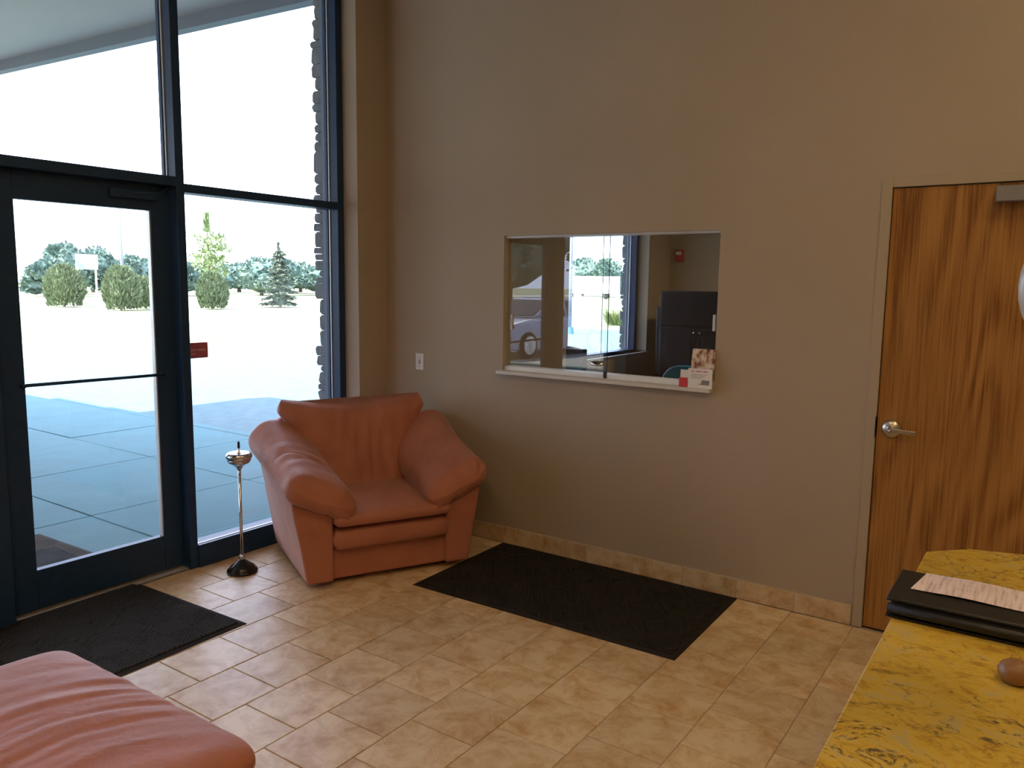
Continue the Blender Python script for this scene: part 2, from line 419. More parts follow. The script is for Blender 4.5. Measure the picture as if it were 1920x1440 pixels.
wb = MB()
wb.box(-4.20, OX0, WY, WY+0.2, 0, CZ); wb.box(OX0, OX1, WY, WY+0.2, 0, OZ0-0.022); wb.box(OX0, OX1, WY, WY+0.2, OZ1, CZ)
wb.box(OX1, DX0, WY, WY+0.2, 0, CZ); wb.box(DX0, DX1, WY, WY+0.2, DZ, CZ); wb.box(DX1, RX+0.2, WY, WY+0.2, 0, CZ)
struct(wb.build('wall_back', 'paint'), 'taupe painted wall with the reception window and the oak door', 'wall')
wl = MB()
wl.box(-4.20, WX, 3.83, WY, 0, CZ); wl.box(-4.20, WX, 0.45, 3.83, 3.90, CZ); wl.box(-4.20, WX, FY-0.2, 0.45, 0, CZ)
struct(wl.build('wall_left', 'paint'), 'narrow taupe wall return and header around the glass storefront', 'wall')
struct(bx(RX, RX+0.2, FY-0.2, WY, 0, CZ).build('wall_right', 'paint'), 'taupe painted wall on the side away from the entrance', 'wall')
struct(bx(WX, RX, FY-0.2, FY, 0, CZ).build('wall_front', 'paint'), 'taupe painted wall behind the viewer', 'wall')
struct(bx(-4.20, RX+0.2, FY-0.2, WY+0.2, CZ, CZ+0.15).build('ceiling', 'ceiling_paint'), 'pale painted lobby ceiling', 'ceiling')

# tile baseboard
def baseboard(name, cuts, fixed, along, z1, label):
    root = empty(name); struct(root, label, 'baseboard')
    for a, b in zip(cuts[:-1], cuts[1:]):
        if along == 'x': m = bx(a+0.0015, b-0.0015, fixed-0.010, fixed, 0, z1)
        else: m = bx(fixed, fixed+0.010, a+0.0015, b-0.0015, 0, z1)
        m.build('baseboard_tile', 'tile_base', root, bevel=0.002, seg=1)
    if along == 'x': bx(cuts[0], cuts[-1], fixed-0.0085, fixed, 0, z1+0.002).build('grout_bed', 'grout', root)
    else: bx(fixed, fixed+0.0085, cuts[0], cuts[-1], 0, z1+0.002).build('grout_bed', 'grout', root)
    return root
cuts = [-3.92, -3.800, -3.492, -3.184, -2.879, -2.572, -2.260, -1.949, -1.640, -1.328, -1.021, -0.740]
baseboard('baseboard_back', cuts, WY, 'x', 0.106, 'tan tile baseboard along the taupe wall under the reception window')
baseboard('baseboard_left', [3.83, 4.085], WX, 'y', 0.106, 'tan tile baseboard at the foot of the narrow wall return')
baseboard('baseboard_right', [0.278, 0.55, 0.855, 1.16, 1.465, 1.77, 2.075, 2.38, 2.685, 2.99, 3.2], WY, 'x', 0.106, 'tan tile baseboard on the hinge side of the oak door')

# ------------------------------------------------------------------ storefront glazing
sf = empty('window_2', (XF, 3.83, 0)); struct(sf, 'tall dark bronze storefront glazing beside the glass entrance door', 'window')
def sfp(name, x0, x1, y0, y1, z0, z1, mat='bronze_flare_frame', bevel=0.003):
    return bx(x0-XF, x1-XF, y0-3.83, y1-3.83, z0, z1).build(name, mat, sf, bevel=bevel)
XB = -4.165
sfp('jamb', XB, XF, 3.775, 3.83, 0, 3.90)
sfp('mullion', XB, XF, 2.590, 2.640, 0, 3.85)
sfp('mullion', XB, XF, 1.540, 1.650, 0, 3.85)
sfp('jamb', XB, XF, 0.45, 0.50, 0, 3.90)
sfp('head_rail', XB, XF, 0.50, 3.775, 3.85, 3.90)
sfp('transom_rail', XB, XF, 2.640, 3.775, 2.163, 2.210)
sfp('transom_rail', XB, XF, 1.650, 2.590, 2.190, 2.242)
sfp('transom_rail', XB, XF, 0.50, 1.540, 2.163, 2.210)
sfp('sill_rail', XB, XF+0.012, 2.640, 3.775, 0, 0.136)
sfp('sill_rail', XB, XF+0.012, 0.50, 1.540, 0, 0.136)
for y in (3.769, 2.640): sfp('glint_bead', -4.134, -4.124, y, y+0.006, 0.14, 2.163, 'glint_bead', 0)
for y in (3.769, 2.640): sfp('glint_bead', -4.134, -4.124, y, y+0.006, 2.21, 3.85, 'glint_bead', 0)
sfp('glint_bead', -4.134, -4.124, 2.584, 2.590, 2.242, 3.85, 'glint_bead', 0)
sfp('glint_bead', XF-0.030, XF-0.018, 2.645, 3.77, 0.136, 0.139, 'glint_bead', 0)  # pale strip painted in for the reflection along the sill edge
# glazing stop: shallow step along the faces of the openings
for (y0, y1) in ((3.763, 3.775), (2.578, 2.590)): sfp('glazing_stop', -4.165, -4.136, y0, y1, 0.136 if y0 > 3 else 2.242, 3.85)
for (a, b, c, d) in ((2.640, 3.775, 0.136, 2.163), (2.640, 3.775, 2.210, 3.85), (1.650, 2.590, 2.242, 3.85), (0.50, 1.54, 0.136, 2.163), (0.50, 1.54, 2.210, 3.85)):
    sfp('pane', -4.146, -4.138, a, b, c, d, 'glass', 0)

# glass entrance door
dr = empty('door_2', (-4.12, 1.65, 0)); struct(dr, 'dark bronze glass entrance door with a slim push bar', 'door')
def dp(name, x0, x1, y0, y1, z0, z1, mat='bronze_flare_frame', bevel=0.003):
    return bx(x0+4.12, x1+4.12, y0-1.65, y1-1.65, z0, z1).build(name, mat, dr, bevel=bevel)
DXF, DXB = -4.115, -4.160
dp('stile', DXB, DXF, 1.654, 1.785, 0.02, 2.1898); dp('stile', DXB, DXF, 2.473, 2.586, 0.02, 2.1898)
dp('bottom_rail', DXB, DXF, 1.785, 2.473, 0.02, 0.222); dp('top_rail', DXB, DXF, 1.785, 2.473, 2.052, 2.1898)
dp('pane', -4.141, -4.134, 1.785, 2.473, 0.222, 2.052, 'glass', 0)
dp('glint_bead', -4.150, -4.120, 2.4660, 2.4725, 0.222, 2.052, 'glint_bead', 0)  # pale strip standing for light that shows at the door glass edge
pb = MB().tube([(0.045, 0.12, 1.163), (0.045, 0.45, 1.160), (0.045, 0.835, 1.156)], 0.0085, 10).build('push_bar', 'bronze_flare_frame', dr, smooth=True)
for y in (0.115, 0.838): MB().tube([(0.003, y, 1.16), (0.046, y, 1.16)], 0.009, 8).build('bar_bracket', 'bronze_flare_frame', pb, smooth=True)
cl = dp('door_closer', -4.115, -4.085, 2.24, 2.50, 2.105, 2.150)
MB().tube([(0.030, 0.70, 2.128), (0.040, 0.86, 2.145), (0.03, 0.93, 2.19)], 0.008, 8).build('closer_arm', 'bronze_flare_frame', cl, smooth=True)
th = empty('door_threshold', (-4.13, 2.12, 0)); tag(th, 'tan metal threshold strip under the glass entrance door', 'threshold')
bx(-0.085, 0.00, -0.52, 0.47, 0.0, 0.014).build('plate', 'threshold_metal', th, bevel=0.003)
bx(0.004, 0.060, -0.52, 0.47, 0.0, 0.008).build('plate', 'threshold_metal', th, bevel=0.003)

# red notice sticker on the sidelight
ns = empty('notice_sticker', (-4.134, 2.725, 1.272)); tag(ns, 'small red notice sticker with pale lettering on the sidelight glass', 'sticker')
m = MB(); pts = []
hw, hh, rr = 0.082, 0.0455, 0.008
for cx, cz, a0 in ((hw-rr, hh-rr, 0), (-hw+rr, hh-rr, 90), (-hw+rr, -hh+rr, 180), (hw-rr, -hh+rr, 270)):
    for k in range(4):
        a = math.radians(a0 + 30*k); pts.append((cx+rr*math.cos(a), cz+rr*math.sin(a)))
m.prism(pts, 0.0, 0.0015, 'x').build('film', 'red_film', ns)
def text_mesh(body, size, name, mat, parent, loc, rot):
    cu = bpy.data.curves.new(name, 'FONT'); cu.body = body; cu.size = size; cu.align_x = 'CENTER'; cu.extrude = 0.0003
    to = bpy.data.objects.new(name, cu); COL.objects.link(to)
    dg = bpy.context.evaluated_depsgraph_get(); me = bpy.data.meshes.new_from_object(to.evaluated_get(dg))
    COL.objects.unlink(to); bpy.data.objects.remove(to)
    me.materials.clear(); me.materials.append(MATS[mat])
    o = bpy.data.objects.new(name, me); COL.objects.link(o); o.parent = parent; o.location = loc; o.rotation_euler = rot
    return o
text_mesh('SECURITY VIDEO', 0.0175, 'lettering', 'pale_print', ns, (0.0022, 0.0, -0.004), (PI/2, 0, PI/2))
text_mesh('IN USE', 0.0175, 'lettering', 'pale_print', ns, (0.0022, -0.028, -0.026), (PI/2, 0, PI/2))

# ------------------------------------------------------------------ reception window in the back wall
rw = empty('window_1', (OX0, WY, OZ0)); struct(rw, 'reception window with two sliding glass panes and a white sill', 'window')
def rp(name, x0, x1, y0, y1, z0, z1, mat, bevel=0.0):
    return bx(x0-OX0, x1-OX0, y0-WY, y1-WY, z0-OZ0, z1-OZ0).build(name, mat, rw, bevel=bevel)
rp('sill', OX0-0.022, OX1-0.004, 4.052, 4.10, OZ0-0.022, OZ0, 'sill_white', 0.003)
rp('sill', OX0, OX1, 4.10, 4.30, OZ0-0.022, OZ0, 'sill_white')
rp('track', OX0, OX1, 4.122, 4.195, OZ0, OZ0+0.012, 'track_white')
rp('track', OX0, OX1, 4.122, 4.195, OZ1-0.014, OZ1, 'track_white')
for y in (4.122, 4.156, 4.191): rp('track_lip', OX0, OX1, y, y+0.004, OZ0+0.012, OZ0+0.027, 'track_white')
rp('pane', OX0+0.003, -2.182, 4.140, 4.146, OZ0+0.014, OZ1-0.006, 'glass')
rp('pane', -2.238, OX1-0.003, 4.167, 4.173, OZ0+0.014, OZ1-0.006, 'glass')
rp('pane_edge', -2.1825, -2.1808, 4.1395, 4.1465, OZ0+0.027, OZ1-0.014, 'black_plastic')
rp('pane_edge', -2.2388, -2.2373, 4.1665, 4.1735, OZ0+0.027, OZ1-0.014, 'grey_metal')
rp('pane_stop', -2.190, -2.170, 4.116, 4.122, OZ0+0.002, OZ0+0.046, 'black_plastic')
MB().lathe([(0.0, 0.0), (0.6, 0.002), (1.0, 0.006), (0.8, 0.012), (0.0, 0.014)], 24, (0, 0, 0), 'y').build('pane_lock', 'chrome', rw, smooth=True)
lk = [c for c in rw.children if c.name.startswith('pane_lock')][0]
lk.location = (0.665, 0.040, 0.083); lk.scale = (0.048, -1.0, 0.015)
rp('finger_pull', OX0+0.034, OX0+0.046, 4.131, 4.140, 1.39, 1.49, 'white_plastic', 0.003)
rp('finger_pull', OX1-0.044, OX1-0.028, 4.158, 4.167, 1.44, 1.53, 'white_plastic', 0.003)

# ------------------------------------------------------------------ oak door
od = empty('door_1', (DX0, WY, 0)); struct(od, 'oak veneer door with a satin lever handle in a taupe metal frame', 'door')
def op(name, x0, x1, y0, y1, z0, z1, mat, bevel=0.0, par=None):
    return bx(x0-DX0, x1-DX0, y0-WY, y1-WY, z0, z1).build(name, mat, par or od, bevel=bevel)
op('frame', DX0, DX0+0.046, WY-0.008, WY+0.15, 0, DZ, 'paint_trim', 0.002)
op('frame', DX1-0.046, DX1, WY-0.008, WY+0.15, 0, DZ, 'paint_trim', 0.002)
op('frame', DX0+0.046, DX1-0.046, WY-0.008, WY+0.15, 2.150, DZ, 'paint_trim', 0.002)
op('stop', DX0+0.046, DX1-0.046, WY+0.055, WY+0.07, 0, 2.15, 'gap_black')
leaf = op('leaf', -0.685, 0.223, WY+0.004, WY+0.048, 0.008, 2.146, 'oak', 0.0015)
op('strike_plate', -0.6915, -0.689, WY-0.010, WY+0.03, 0.97, 1.07, 'gap_black')
hx, hz = 0.114, 1.016     # handle centre relative to the frame edge
hd = empty('handle'); hd.parent = od
MB().lathe([(0.0, 0.0), (0.043, 0.0), (0.043, -0.004), (0.036, -0.012), (0.020, -0.015), (0.013, -0.017), (0.013, -0.050), (0.0, -0.050)], 32, (hx, 0.004, hz), 'y').build('rose', 'satin_nickel', hd, smooth=True)
lv = MB(); sec = []
for t, w, dz_, y in ((0, 0.011, 0, -0.052), (0.3, 0.0105, 0.001, -0.056), (0.7, 0.0105, -0.001, -0.058), (0.92, 0.0105, -0.003, -0.054), (1.0, 0.010, -0.003, -0.050)):
    x = hx - 0.012 + t*0.125
    sec.append([(x, y-0.006, hz+dz_-w), (x, y+0.006, hz+dz_-w), (x, y+0.006, hz+dz_+w), (x, y-0.006, hz+dz_+w)])
lv.loft(sec).build('lever', 'satin_nickel', hd, bevel=0.003)
MB().lathe([(0.0, 0.0), (0.006, 0.0), (0.006, -0.004), (0.0, -0.004)], 12, (hx, -0.058, hz), 'y').build('key_cylinder', 'chrome', hd, smooth=True)
dc = op('door_closer', -0.270, 0.04, WY-0.056, WY+0.004, 2.062, 2.128, 'grey_metal', 0.004)
op('closer_arm', -0.02, 0.005, WY-0.090, WY-0.01, 2.128, 2.140, 'grey_metal', 0.0, dc)
for z in (0.25, 1.07, 1.90): MB().lathe([(0.0, 0), (0.008, 0), (0.008, 0.11), (0.0, 0.11)], 10, (0.958, -0.006, z)).build('hinge', 'satin_nickel', od, smooth=True)

# light switch
sw = empty('light_switch', (-3.607, WY, 1.142)); tag(sw, 'white light switch plate on the taupe wall above the armchair', 'switch')
bx(-0.036, 0.036, -0.006, 0, -0.057, 0.057).build('plate', 'white_plastic', sw, bevel=0.002)
tg = bx(-0.005, 0.005, -0.016, -0.006, -0.004, 0.010).build('toggle', 'white_plastic', sw, bevel=0.002)
bx(-0.007, 0.007, -0.0065, -0.0058, -0.014, 0.014).build('slot', 'grey_metal', sw)
for z in (-0.030, 0.030): MB().lathe([(0, 0), (0.003, 0), (0.003, -0.001), (0, -0.001)], 8, (0, -0.006, z), 'y').build('screw', 'grey_metal', sw)

# ------------------------------------------------------------------ armchair
AC = empty('armchair', (-3.020, 3.191, 0), math.radians(62.69))
tag(AC, 'salmon upholstered armchair with fat drooping arm cushions in the corner', 'armchair')
# local frame: x across (viewer's left to right), y towards the back, z up; front plane at y = 0
bx(-0.345, 0.345, 0.040, 0.80, 0.035, 0.215).build('base', 'upholstery', AC, bevel=0.012, seg=3)
for s in (-1, 1):
    secs = []
    for y, zt, xo in ((0.0, 0.575, 0.560), (0.25, 0.63, 0.575), (0.55, 0.70, 0.595), (0.80, 0.75, 0.590)):
        secs.append([(s*0.335, y, 0.035), (s*0.482, y, 0.035), (s*(0.482+(xo-0.482)*0.45), y, 0.035+(zt-0.035)*0.42), (s*(xo-0.006), y, zt-0.12), (s*xo, y, zt-0.05), (s*(xo-0.030), y, zt), (s*(xo-0.13), y, zt-0.012), (s*0.365, y, zt-0.10), (s*0.335, y, zt-0.16)])
    ar = MB().loft(secs).build('arm', 'upholstery', AC, bevel=0.016, seg=3)
    # the fat cushion thrown over the arm
    secs = []; NS, NT = 72, 64
    for i in range(NT+1):
        t = i/NT; y = -0.075 + 0.84*t
        xi, zi = 0.205+0.065*t, 0.440+0.035*t - 0.012*math.exp(-(t/0.12)**2)
        xo, zo = 0.588+0.052*t*t, 0.585+0.10*t+0.125*t*t
        cx, cz = (xi+xo)/2, (zi+zo)/2; ang = math.atan2(zo-zi, xo-xi); a = math.hypot(xo-xi, zo-zi)/2
        b = 0.100 + 0.066*t**1.3
        e1 = min(1.0, t/0.095); k = math.sqrt(max(0.0, 1-(1-e1)**2)); e2 = min(1.0, (1-t)/0.10); k2 = math.sqrt(max(0.0, 1-(1-e2)**2))
        kk = max(0.02, k*k2)
        sec = []
        for j, (u, w) in enumerate(superellipse(1.0, 1.0, NS, 3.1 - 0.6*t)):
            th_ = 2*PI*j/NS
            bb = b*(1.10 if w > 0 else 0.75)
            aa = a*(1.0 - 0.06*(1-kk))
            # pucker where the stuffing gathers at the front end, soft folds across the top
            pk = 1.0 + 0.05*math.sin(th_*7+1.0)*math.exp(-(t/0.10)**2) + 0.030*math.sin(th_*11)*math.exp(-(t/0.07)**2)
            fold = (0.0045 if s < 0 else 0.001)*math.sin(t*46 + 2.2*u)*math.exp(-((t-0.42)/0.20)**2)*(1 if w > 0 else 0)
            fold -= 0.012*math.exp(-((t-0.40-0.05*u)/0.018)**2)*(1 if w > 0 and s < 0 else 0)
            uu = u*aa*(0.55+0.45*kk)*pk; ww = w*bb*kk*pk + (fold if kk > 0.6 else 0)
            nt_ = math.exp(-((u+0.30)/0.09)**2)*math.exp(-(t/0.13)**2) + 0.6*math.exp(-((u-0.25)/0.07)**2)*math.exp(-(t/0.09)**2)
            ww -= 0.030*nt_*(1 if w > 0 else -0.6)*kk
            # inner edge droops
            ww -= 0.035*max(0, -u)**2*kk
            sec.append((s*(cx + uu*math.cos(ang) - ww*math.sin(ang)), y, cz + uu*math.sin(ang) + ww*math.cos(ang)))
        secs.append(sec)
    MB().loft(secs).build('arm_cushion', 'upholstery', AC, smooth=True)
# front rail and seat cushion
def pad(name, x0, x1, y0, y1, z0, z1, crown, e=5.0, lip=0.0, mat='upholstery', parent=None, wr=0.0):
    secs = []; NT, NS = 30, 44
    for i in range(NT+1):
        t = i/NT; x = x0+(x1-x0)*t
        ed = min(t, 1-t)/0.06; k = math.sqrt(max(0.0, 1-(1-min(1, ed))**2)); k = max(0.03, k)
        sec = []
        for u, w in superellipse(1, 1, NS, e):
            y = (y0+y1)/2 + u*(y1-y0)/2*(0.96+0.04*k)
            z = (z0+z1)/2 + w*(z1-z0)/2*(0.35+0.65*k)
            if w > 0: z += crown*(1-u*u)*math.sin(PI*t)**0.5*w
            if wr: z += wr*math.sin(x*38+y*9)*w*math.exp(-((u+0.2)/0.5)**2)
            if lip and u < -0.6: y -= lip*math.sin(PI*t)**0.3*(1-abs(w)**2)
            sec.append((x, y, z))
        secs.append(sec)
    return MB().loft(secs).build(name, mat, parent, smooth=True)
pad('seat_rail', -0.338, 0.352, -0.012, 0.50, 0.200, 0.338, 0.0, 6.0, 0.012, parent=AC)
pad('seat_cushion', -0.335, 0.352, -0.045, 0.66, 0.334, 0.432, 0.030, 4.2, 0.012, parent=AC, wr=0.002)
# back cushion with winged top corners
secs = []; NS, NT = 300, 44
for i in range(NT+1):
    t = i/NT; z0_ = 0.385 + 0.545*t
    w = 0.335 + 0.140*max(0, (t-0.40)/0.48)**1.4 if t < 0.88 else 0.335+0.140 - 0.030*((t-0.88)/0.12)**2
    yc = 0.600 + 0.150*t; th_ = 0.130 - 0.035*t
    e2 = min(1.0, (1-t)/0.14); k = math.sqrt(max(0.0, 1-(1-e2)**2)); e1 = min(1.0, t/0.10); k *= math.sqrt(max(0.0, 1-(1-e1)**2)); k = max(k, 0.03)
    sec = []
    for u, v in superellipse(1, 1, NS, 2.8):
        x = u*w; d = v*th_*k
        if v < 0:
            f = 0.017*math.exp(-((x-0.015*math.sin(t*5))/0.007)**2) + 0.005*math.exp(-((x-0.055-0.03*t)/0.012)**2) + 0.004*math.exp(-((x+0.05+0.02*t)/0.012)**2)
            f += 0.0045*math.sin(x*75+3*math.sin(t*4))*math.exp(-(x/0.16)**2) + 0.003*math.sin(x*46+4*t)
            d += f*k
        z = z0_ - 0.016*math.cos(PI*u*0.9)*t**4 + 0.012*abs(u)**3*t**3
        sec.append((x, yc + d, z))
    secs.append(sec)
MB().loft(secs).build('back_cushion', 'upholstery', AC, smooth=True)
secs = []
for z, w, y0, y1 in ((0.035, 0.482, 0.66, 0.840), (0.40, 0.54, 0.68, 0.850), (0.70, 0.56, 0.74, 0.860), (0.80, 0.50, 0.78, 0.862), (0.845, 0.42, 0.80, 0.858)):
    secs.append([(-w, y0, z), (w, y0, z), (w, y1, z), (-w, y1, z)])
MB().loft(secs).build('back_frame', 'upholstery', AC, bevel=0.02, seg=3)
for x in (-0.38, 0.38):
    for y in (0.14, 0.74): bx(x-0.03, x+0.03, y-0.03, y+0.03, 0.0145, 0.036).build('foot', 'foot_black', AC, bevel=0.004)
for f in [c for c in AC.children if c.name.startswith('foot')]:
    f.location.z = -0.0135

# ------------------------------------------------------------------ ottoman in the foreground
OT = empty('ottoman', (-2.205, 0.86, 0), 0.02); tag(OT, 'salmon upholstered ottoman with a wrinkled cushion top beside the entrance mat', 'ottoman')
bx(-0.47, 0.47, -0.33, 0.345, 0.05, 0.345).build('body', 'upholstery', OT, bevel=0.025, seg=3)
secs = []; NT, NS = 150, 90
for i in range(NT+1):
    t = i/NT; x = -0.535 + 1.07*t
    ed = min(t, 1-t)/0.10; k = max(0.04, math.sqrt(max(0, 1-(1-min(1, ed))**2)))
    sec = []
    for u, w in superellipse(1, 1, NS, 4.0):
        ky = 0.86 + 0.14*k**0.7
        y = 0.0 + u*0.402*ky; z = 0.392 + w*0.056*(0.25+0.75*k)
        if w > 0:
            z += 0.020*(1-u*u)*math.sin(PI*t)**0.6*w
            wr = 0.0040*math.sin((x*0.55 - y*0.25)*62 + 1.3*math.sin(y*9)) + 0.0034*math.sin((x*0.5-y*0.24)*125 + 1.6*math.sin(y*6+x*3)) + 0.0022*math.sin((x*0.5-y*0.20)*230 + 2*math.sin(y*8))*max(0, math.sin(x*5+1.2))
            z += wr*w*math.exp(-((t-0.52)/0.28)**2)*(0.35+0.65*(0.5+0.5*u))
        sec.append((x, y, z))
    secs.append(sec)
MB().loft(secs).build('cushion', 'upholstery', OT, smooth=True)
for x in (-0.42, 0.42):
    for y in (-0.28, 0.28): bx(x-0.03, x+0.03, y-0.03, y+0.03, 0.0005, 0.051).build('foot', 'foot_black', OT, bevel=0.004)

# ------------------------------------------------------------------ floor ashtray stand
AS = empty('ashtray_stand', (-3.787, 2.748, 0)); tag(AS, 'chrome floor ashtray stand with a black stepped base by the glass', 'ashtray')
MB().lathe([(0, 0.0005), (0.085, 0.0005), (0.087, 0.008), (0.084, 0.018), (0.073, 0.022), (0.071, 0.032), (0.066, 0.038), (0.045, 0.052), (0.026, 0.068), (0.016, 0.078), (0, 0.080)], 40).build('base', 'black_enamel', AS, smooth=True)
MB().lathe([(0, 0.076), (0.016, 0.076), (0.018, 0.084), (0.013, 0.094), (0.010, 0.106), (0, 0.108)], 24).build('collar', 'chrome', AS, smooth=True)
MB().lathe([(0, 0.10), (0.0085, 0.10), (0.0085, 0.35), (0.0095, 0.352), (0.0095, 0.358), (0.0085, 0.36), (0.0085, 0.615), (0, 0.615)], 16).build('pole', 'chrome', AS, smooth=True)
bw = MB().lathe([(0, 0.605), (0.010, 0.605), (0.016, 0.618), (0.030, 0.632), (0.046, 0.642), (0.056, 0.648), (0.060, 0.652), (0.056, 0.656), (0.064, 0.660), (0.067, 0.665), (0.062, 0.669), (0.069, 0.674), (0.073, 0.682), (0.072, 0.694), (0.066, 0.704), (0.055, 0.708), (0.040, 0.702), (0.014, 0.700), (0, 0.700)], 40).build('bowl', 'chrome', AS, smooth=True)
MB().lathe([(0, 0.698), (0.012, 0.700), (0.008, 0.708), (0.0045, 0.715), (0.0045, 0.735), (0, 0.735)], 14).build('plunger', 'chrome', AS, smooth=True)
MB().lathe([(0, 0.732), (0.0065, 0.733), (0.0075, 0.745), (0.0065, 0.768), (0.004, 0.772), (0, 0.772)], 14).build('knob', 'black_plastic', AS, smooth=True)

# ------------------------------------------------------------------ entrance mats
def entry_mat(name, pts, label, z=0.0):
    cx = sum(p[0] for p in pts)/4; cy = sum(p[1] for p in pts)/4
    r = empty(name, (cx, cy, z)); tag(r, label, 'mat')
    loc = [(p[0]-cx, p[1]-cy) for p in pts]
    ins = [(x*(1-0.028/abs(x)), y*(1-0.028/abs(y))) for x, y in loc]
    m = MB(); q = lambda P, h: [(x, y, h) for x, y in P]
    m.loft([q(loc, 0.0006), q(loc, 0.002), q(ins, 0.0075)]).build('rubber_border', 'mat_rubber', r)
    ins2 = [(x*(1-0.030/abs(x)), y*(1-0.030/abs(y))) for x, y in loc]
    MB().loft([q(ins2, 0.006), q(ins2, 0.0125)]).build('pile', 'mat_pile', r, bevel=0.003)
    return r
entry_mat('floor_mat', [(-2.86, 3.185), (-1.305, 3.210), (-1.315, 4.080), (-2.875, 4.080)], 'charcoal floor mat lying along the wall under the reception window')
entry_mat('floor_mat', [(-4.100, 1.40), (-3.155, 1.40), (-3.175, 2.320), (-4.120, 2.290)], 'charcoal entrance mat inside the glass door, partly behind the ottoman')

# ------------------------------------------------------------------ counter and what lies on it
CT = empty('reception_counter', (0.14, 1.55, 0)); tag(CT, 'counter with a golden granite top and clipped corners in front of the oak door', 'counter')
cz = 0.92
top = [(-0.268, 0.42), (-0.266, 2.53), (-0.165, 2.635), (0.03, 2.69), (0.45, 2.69), (0.55, 2.58), (0.55, 0.42)]
MB().prism([(x-0.14, y-1.55) for x, y in top], cz-0.032, cz, 'z').build('worktop', 'granite', CT, bevel=0.004)
MB().prism([((x-0.14)*0.86, (y-1.55)*0.955) for x, y in top], 0.0005, cz-0.032, 'z').build('body', 'cabinet_wood', CT)
BD = empty('binder', (-0.075, 2.063, cz)); tag(BD, 'thick black zip binder lying on the granite counter', 'binder')
bx(-0.205, 0.205, -0.112, 0.112, 0.0008, 0.007).build('cover', 'black_leather', BD, bevel=0.003)
bx(-0.198, 0.204, -0.105, 0.105, 0.007, 0.040).build('page_block', 'black_plastic', BD, bevel=0.006)
bx(-0.205, 0.205, -0.112, 0.112, 0.040, 0.050).build('cover', 'black_leather', BD, bevel=0.004)
MB().tube([(-0.2, -0.111, 0.024), (0.0, -0.113, 0.024), (0.2, -0.111, 0.024)], 0.012, 8).build('spine', 'black_leather', BD, smooth=True)
PF = empty('paper_form', (-0.10, 2.103, cz+0.0505), 0.0); tag(PF, 'pale pink printed form lying on the black binder', 'paper')
secs = []
for i in range(13):
    t = i/12; x = -0.140 + 0.28*t; z = 0.0015 + 0.003*math.sin(t*4)**2
    sk = 0.000
    secs.append([(x, -0.072-0.000*t, z), (x+0.018, 0.066, z+0.0006), (x+0.018, 0.066, z+0.0012), (x, -0.072, z+0.0006)])
MB().loft(secs).build('sheet', 'pink_form', PF)
KN = tag(MB().lathe([(0, 0.0008), (0.016, 0.0008), (0.026, 0.007), (0.031, 0.017), (0.031, 0.026), (0.026, 0.037), (0.016, 0.044), (0, 0.047)], 32).build('wooden_knob', 'brown_wood', None, smooth=True, loc=(-0.014, 1.762, cz)), 'smooth round brown wooden knob lying on the granite counter', 'knob')

# pendant lamp over the counter
PL = empty('pendant_lamp', (0.068, 1.80, CZ)); tag(PL, 'opal glass pendant lamp hanging over the granite counter', 'lamp')
zc = 1.690 - CZ
prof = [(0.0, -0.150)] + [(0.139*math.sin(a), -0.150*math.cos(a)) for a in [PI*k/18 for k in range(1, 17)]] + [(0.030, 0.150), (0.0, 0.152)]
MB().lathe([(r, zc+h) for r, h in prof], 40).build('shade', 'opal_glass', PL, smooth=True)
MB().lathe([(0, zc+0.150), (0.034, zc+0.150), (0.034, zc+0.20), (0.012, zc+0.215), (0, zc+0.215)], 20).build('cap', 'satin_nickel', PL, smooth=True)
MB().tube([(0, 0, zc+0.21), (0, 0, -0.02)], 0.004, 8).build('cord', 'black_plastic', PL)
MB().lathe([(0, -0.025), (0.05, -0.022), (0.055, -0.001), (0, -0.001)], 20).build('ceiling_rose', 'satin_nickel', PL, smooth=True)

# ceiling lamps (warm)
for k, (x, y, lb) in enumerate(((0.9, 2.6, 'warm square ceiling light above the oak door'), (0.9, 0.2, 'warm square ceiling light above the counter'), (-1.6, 0.2, 'warm square ceiling light above the ottoman'), (0.9, -1.9, 'warm square ceiling light at the back of the lobby'))):
    CLt = empty('ceiling_light', (x, y, CZ)); tag(CLt, lb, 'ceiling light', 'ceiling lights of the lobby')
    m = MB(); a, c = 0.31, 0.285
    m.box(-a, a, -a, -c, -0.02, -0.0005); m.box(-a, a, c, a, -0.02, -0.0005); m.box(-a, -c, -c, c, -0.02, -0.0005); m.box(c, a, -c, c, -0.02, -0.0005)
    m.build('frame', 'white_plastic', CLt)
    bx(-c, c, -c, c, -0.012, -0.008).build('diffuser', 'lamp_warm', CLt)

# ------------------------------------------------------------------ brochures on the sill
BH = empty('brochure_holder', (-1.571, 4.088, OZ0)); tag(BH, 'white brochure holder with a red headline on the right end of the sill', 'brochure holder')
bx(-0.068, 0.068, -0.030, -0.027, 0.001, 0.106).build('front', 'white_card', BH)
bx(-0.068, 0.068, 0.010, 0.013, 0.001, 0.180).build('back', 'acrylic', BH)
bx(-0.068, 0.068, -0.027, 0.010, 0.001, 0.004).build('base', 'acrylic', BH)
for x in (-0.068, 0.066): bx(x, x+0.002, -0.027, 0.010, 0.004, 0.100).build('side', 'acrylic', BH)
m = MB()
for k in range(14):
    x = -0.050 + k*0.0068
    if k in (3, 9): continue
    m.box(x, x+0.0048, -0.0304, -0.030, 0.088, 0.088+rnd.choice([0.005, 0.007]))
m.build('headline', 'red_card', BH)
m = MB(); m.prism([(0.004, 0.020), (0.052, 0.018), (0.055, 0.044), (0.012, 0.046)], -0.0304, -0.030, 'y'); m.build('picture', 'grey_metal', BH)
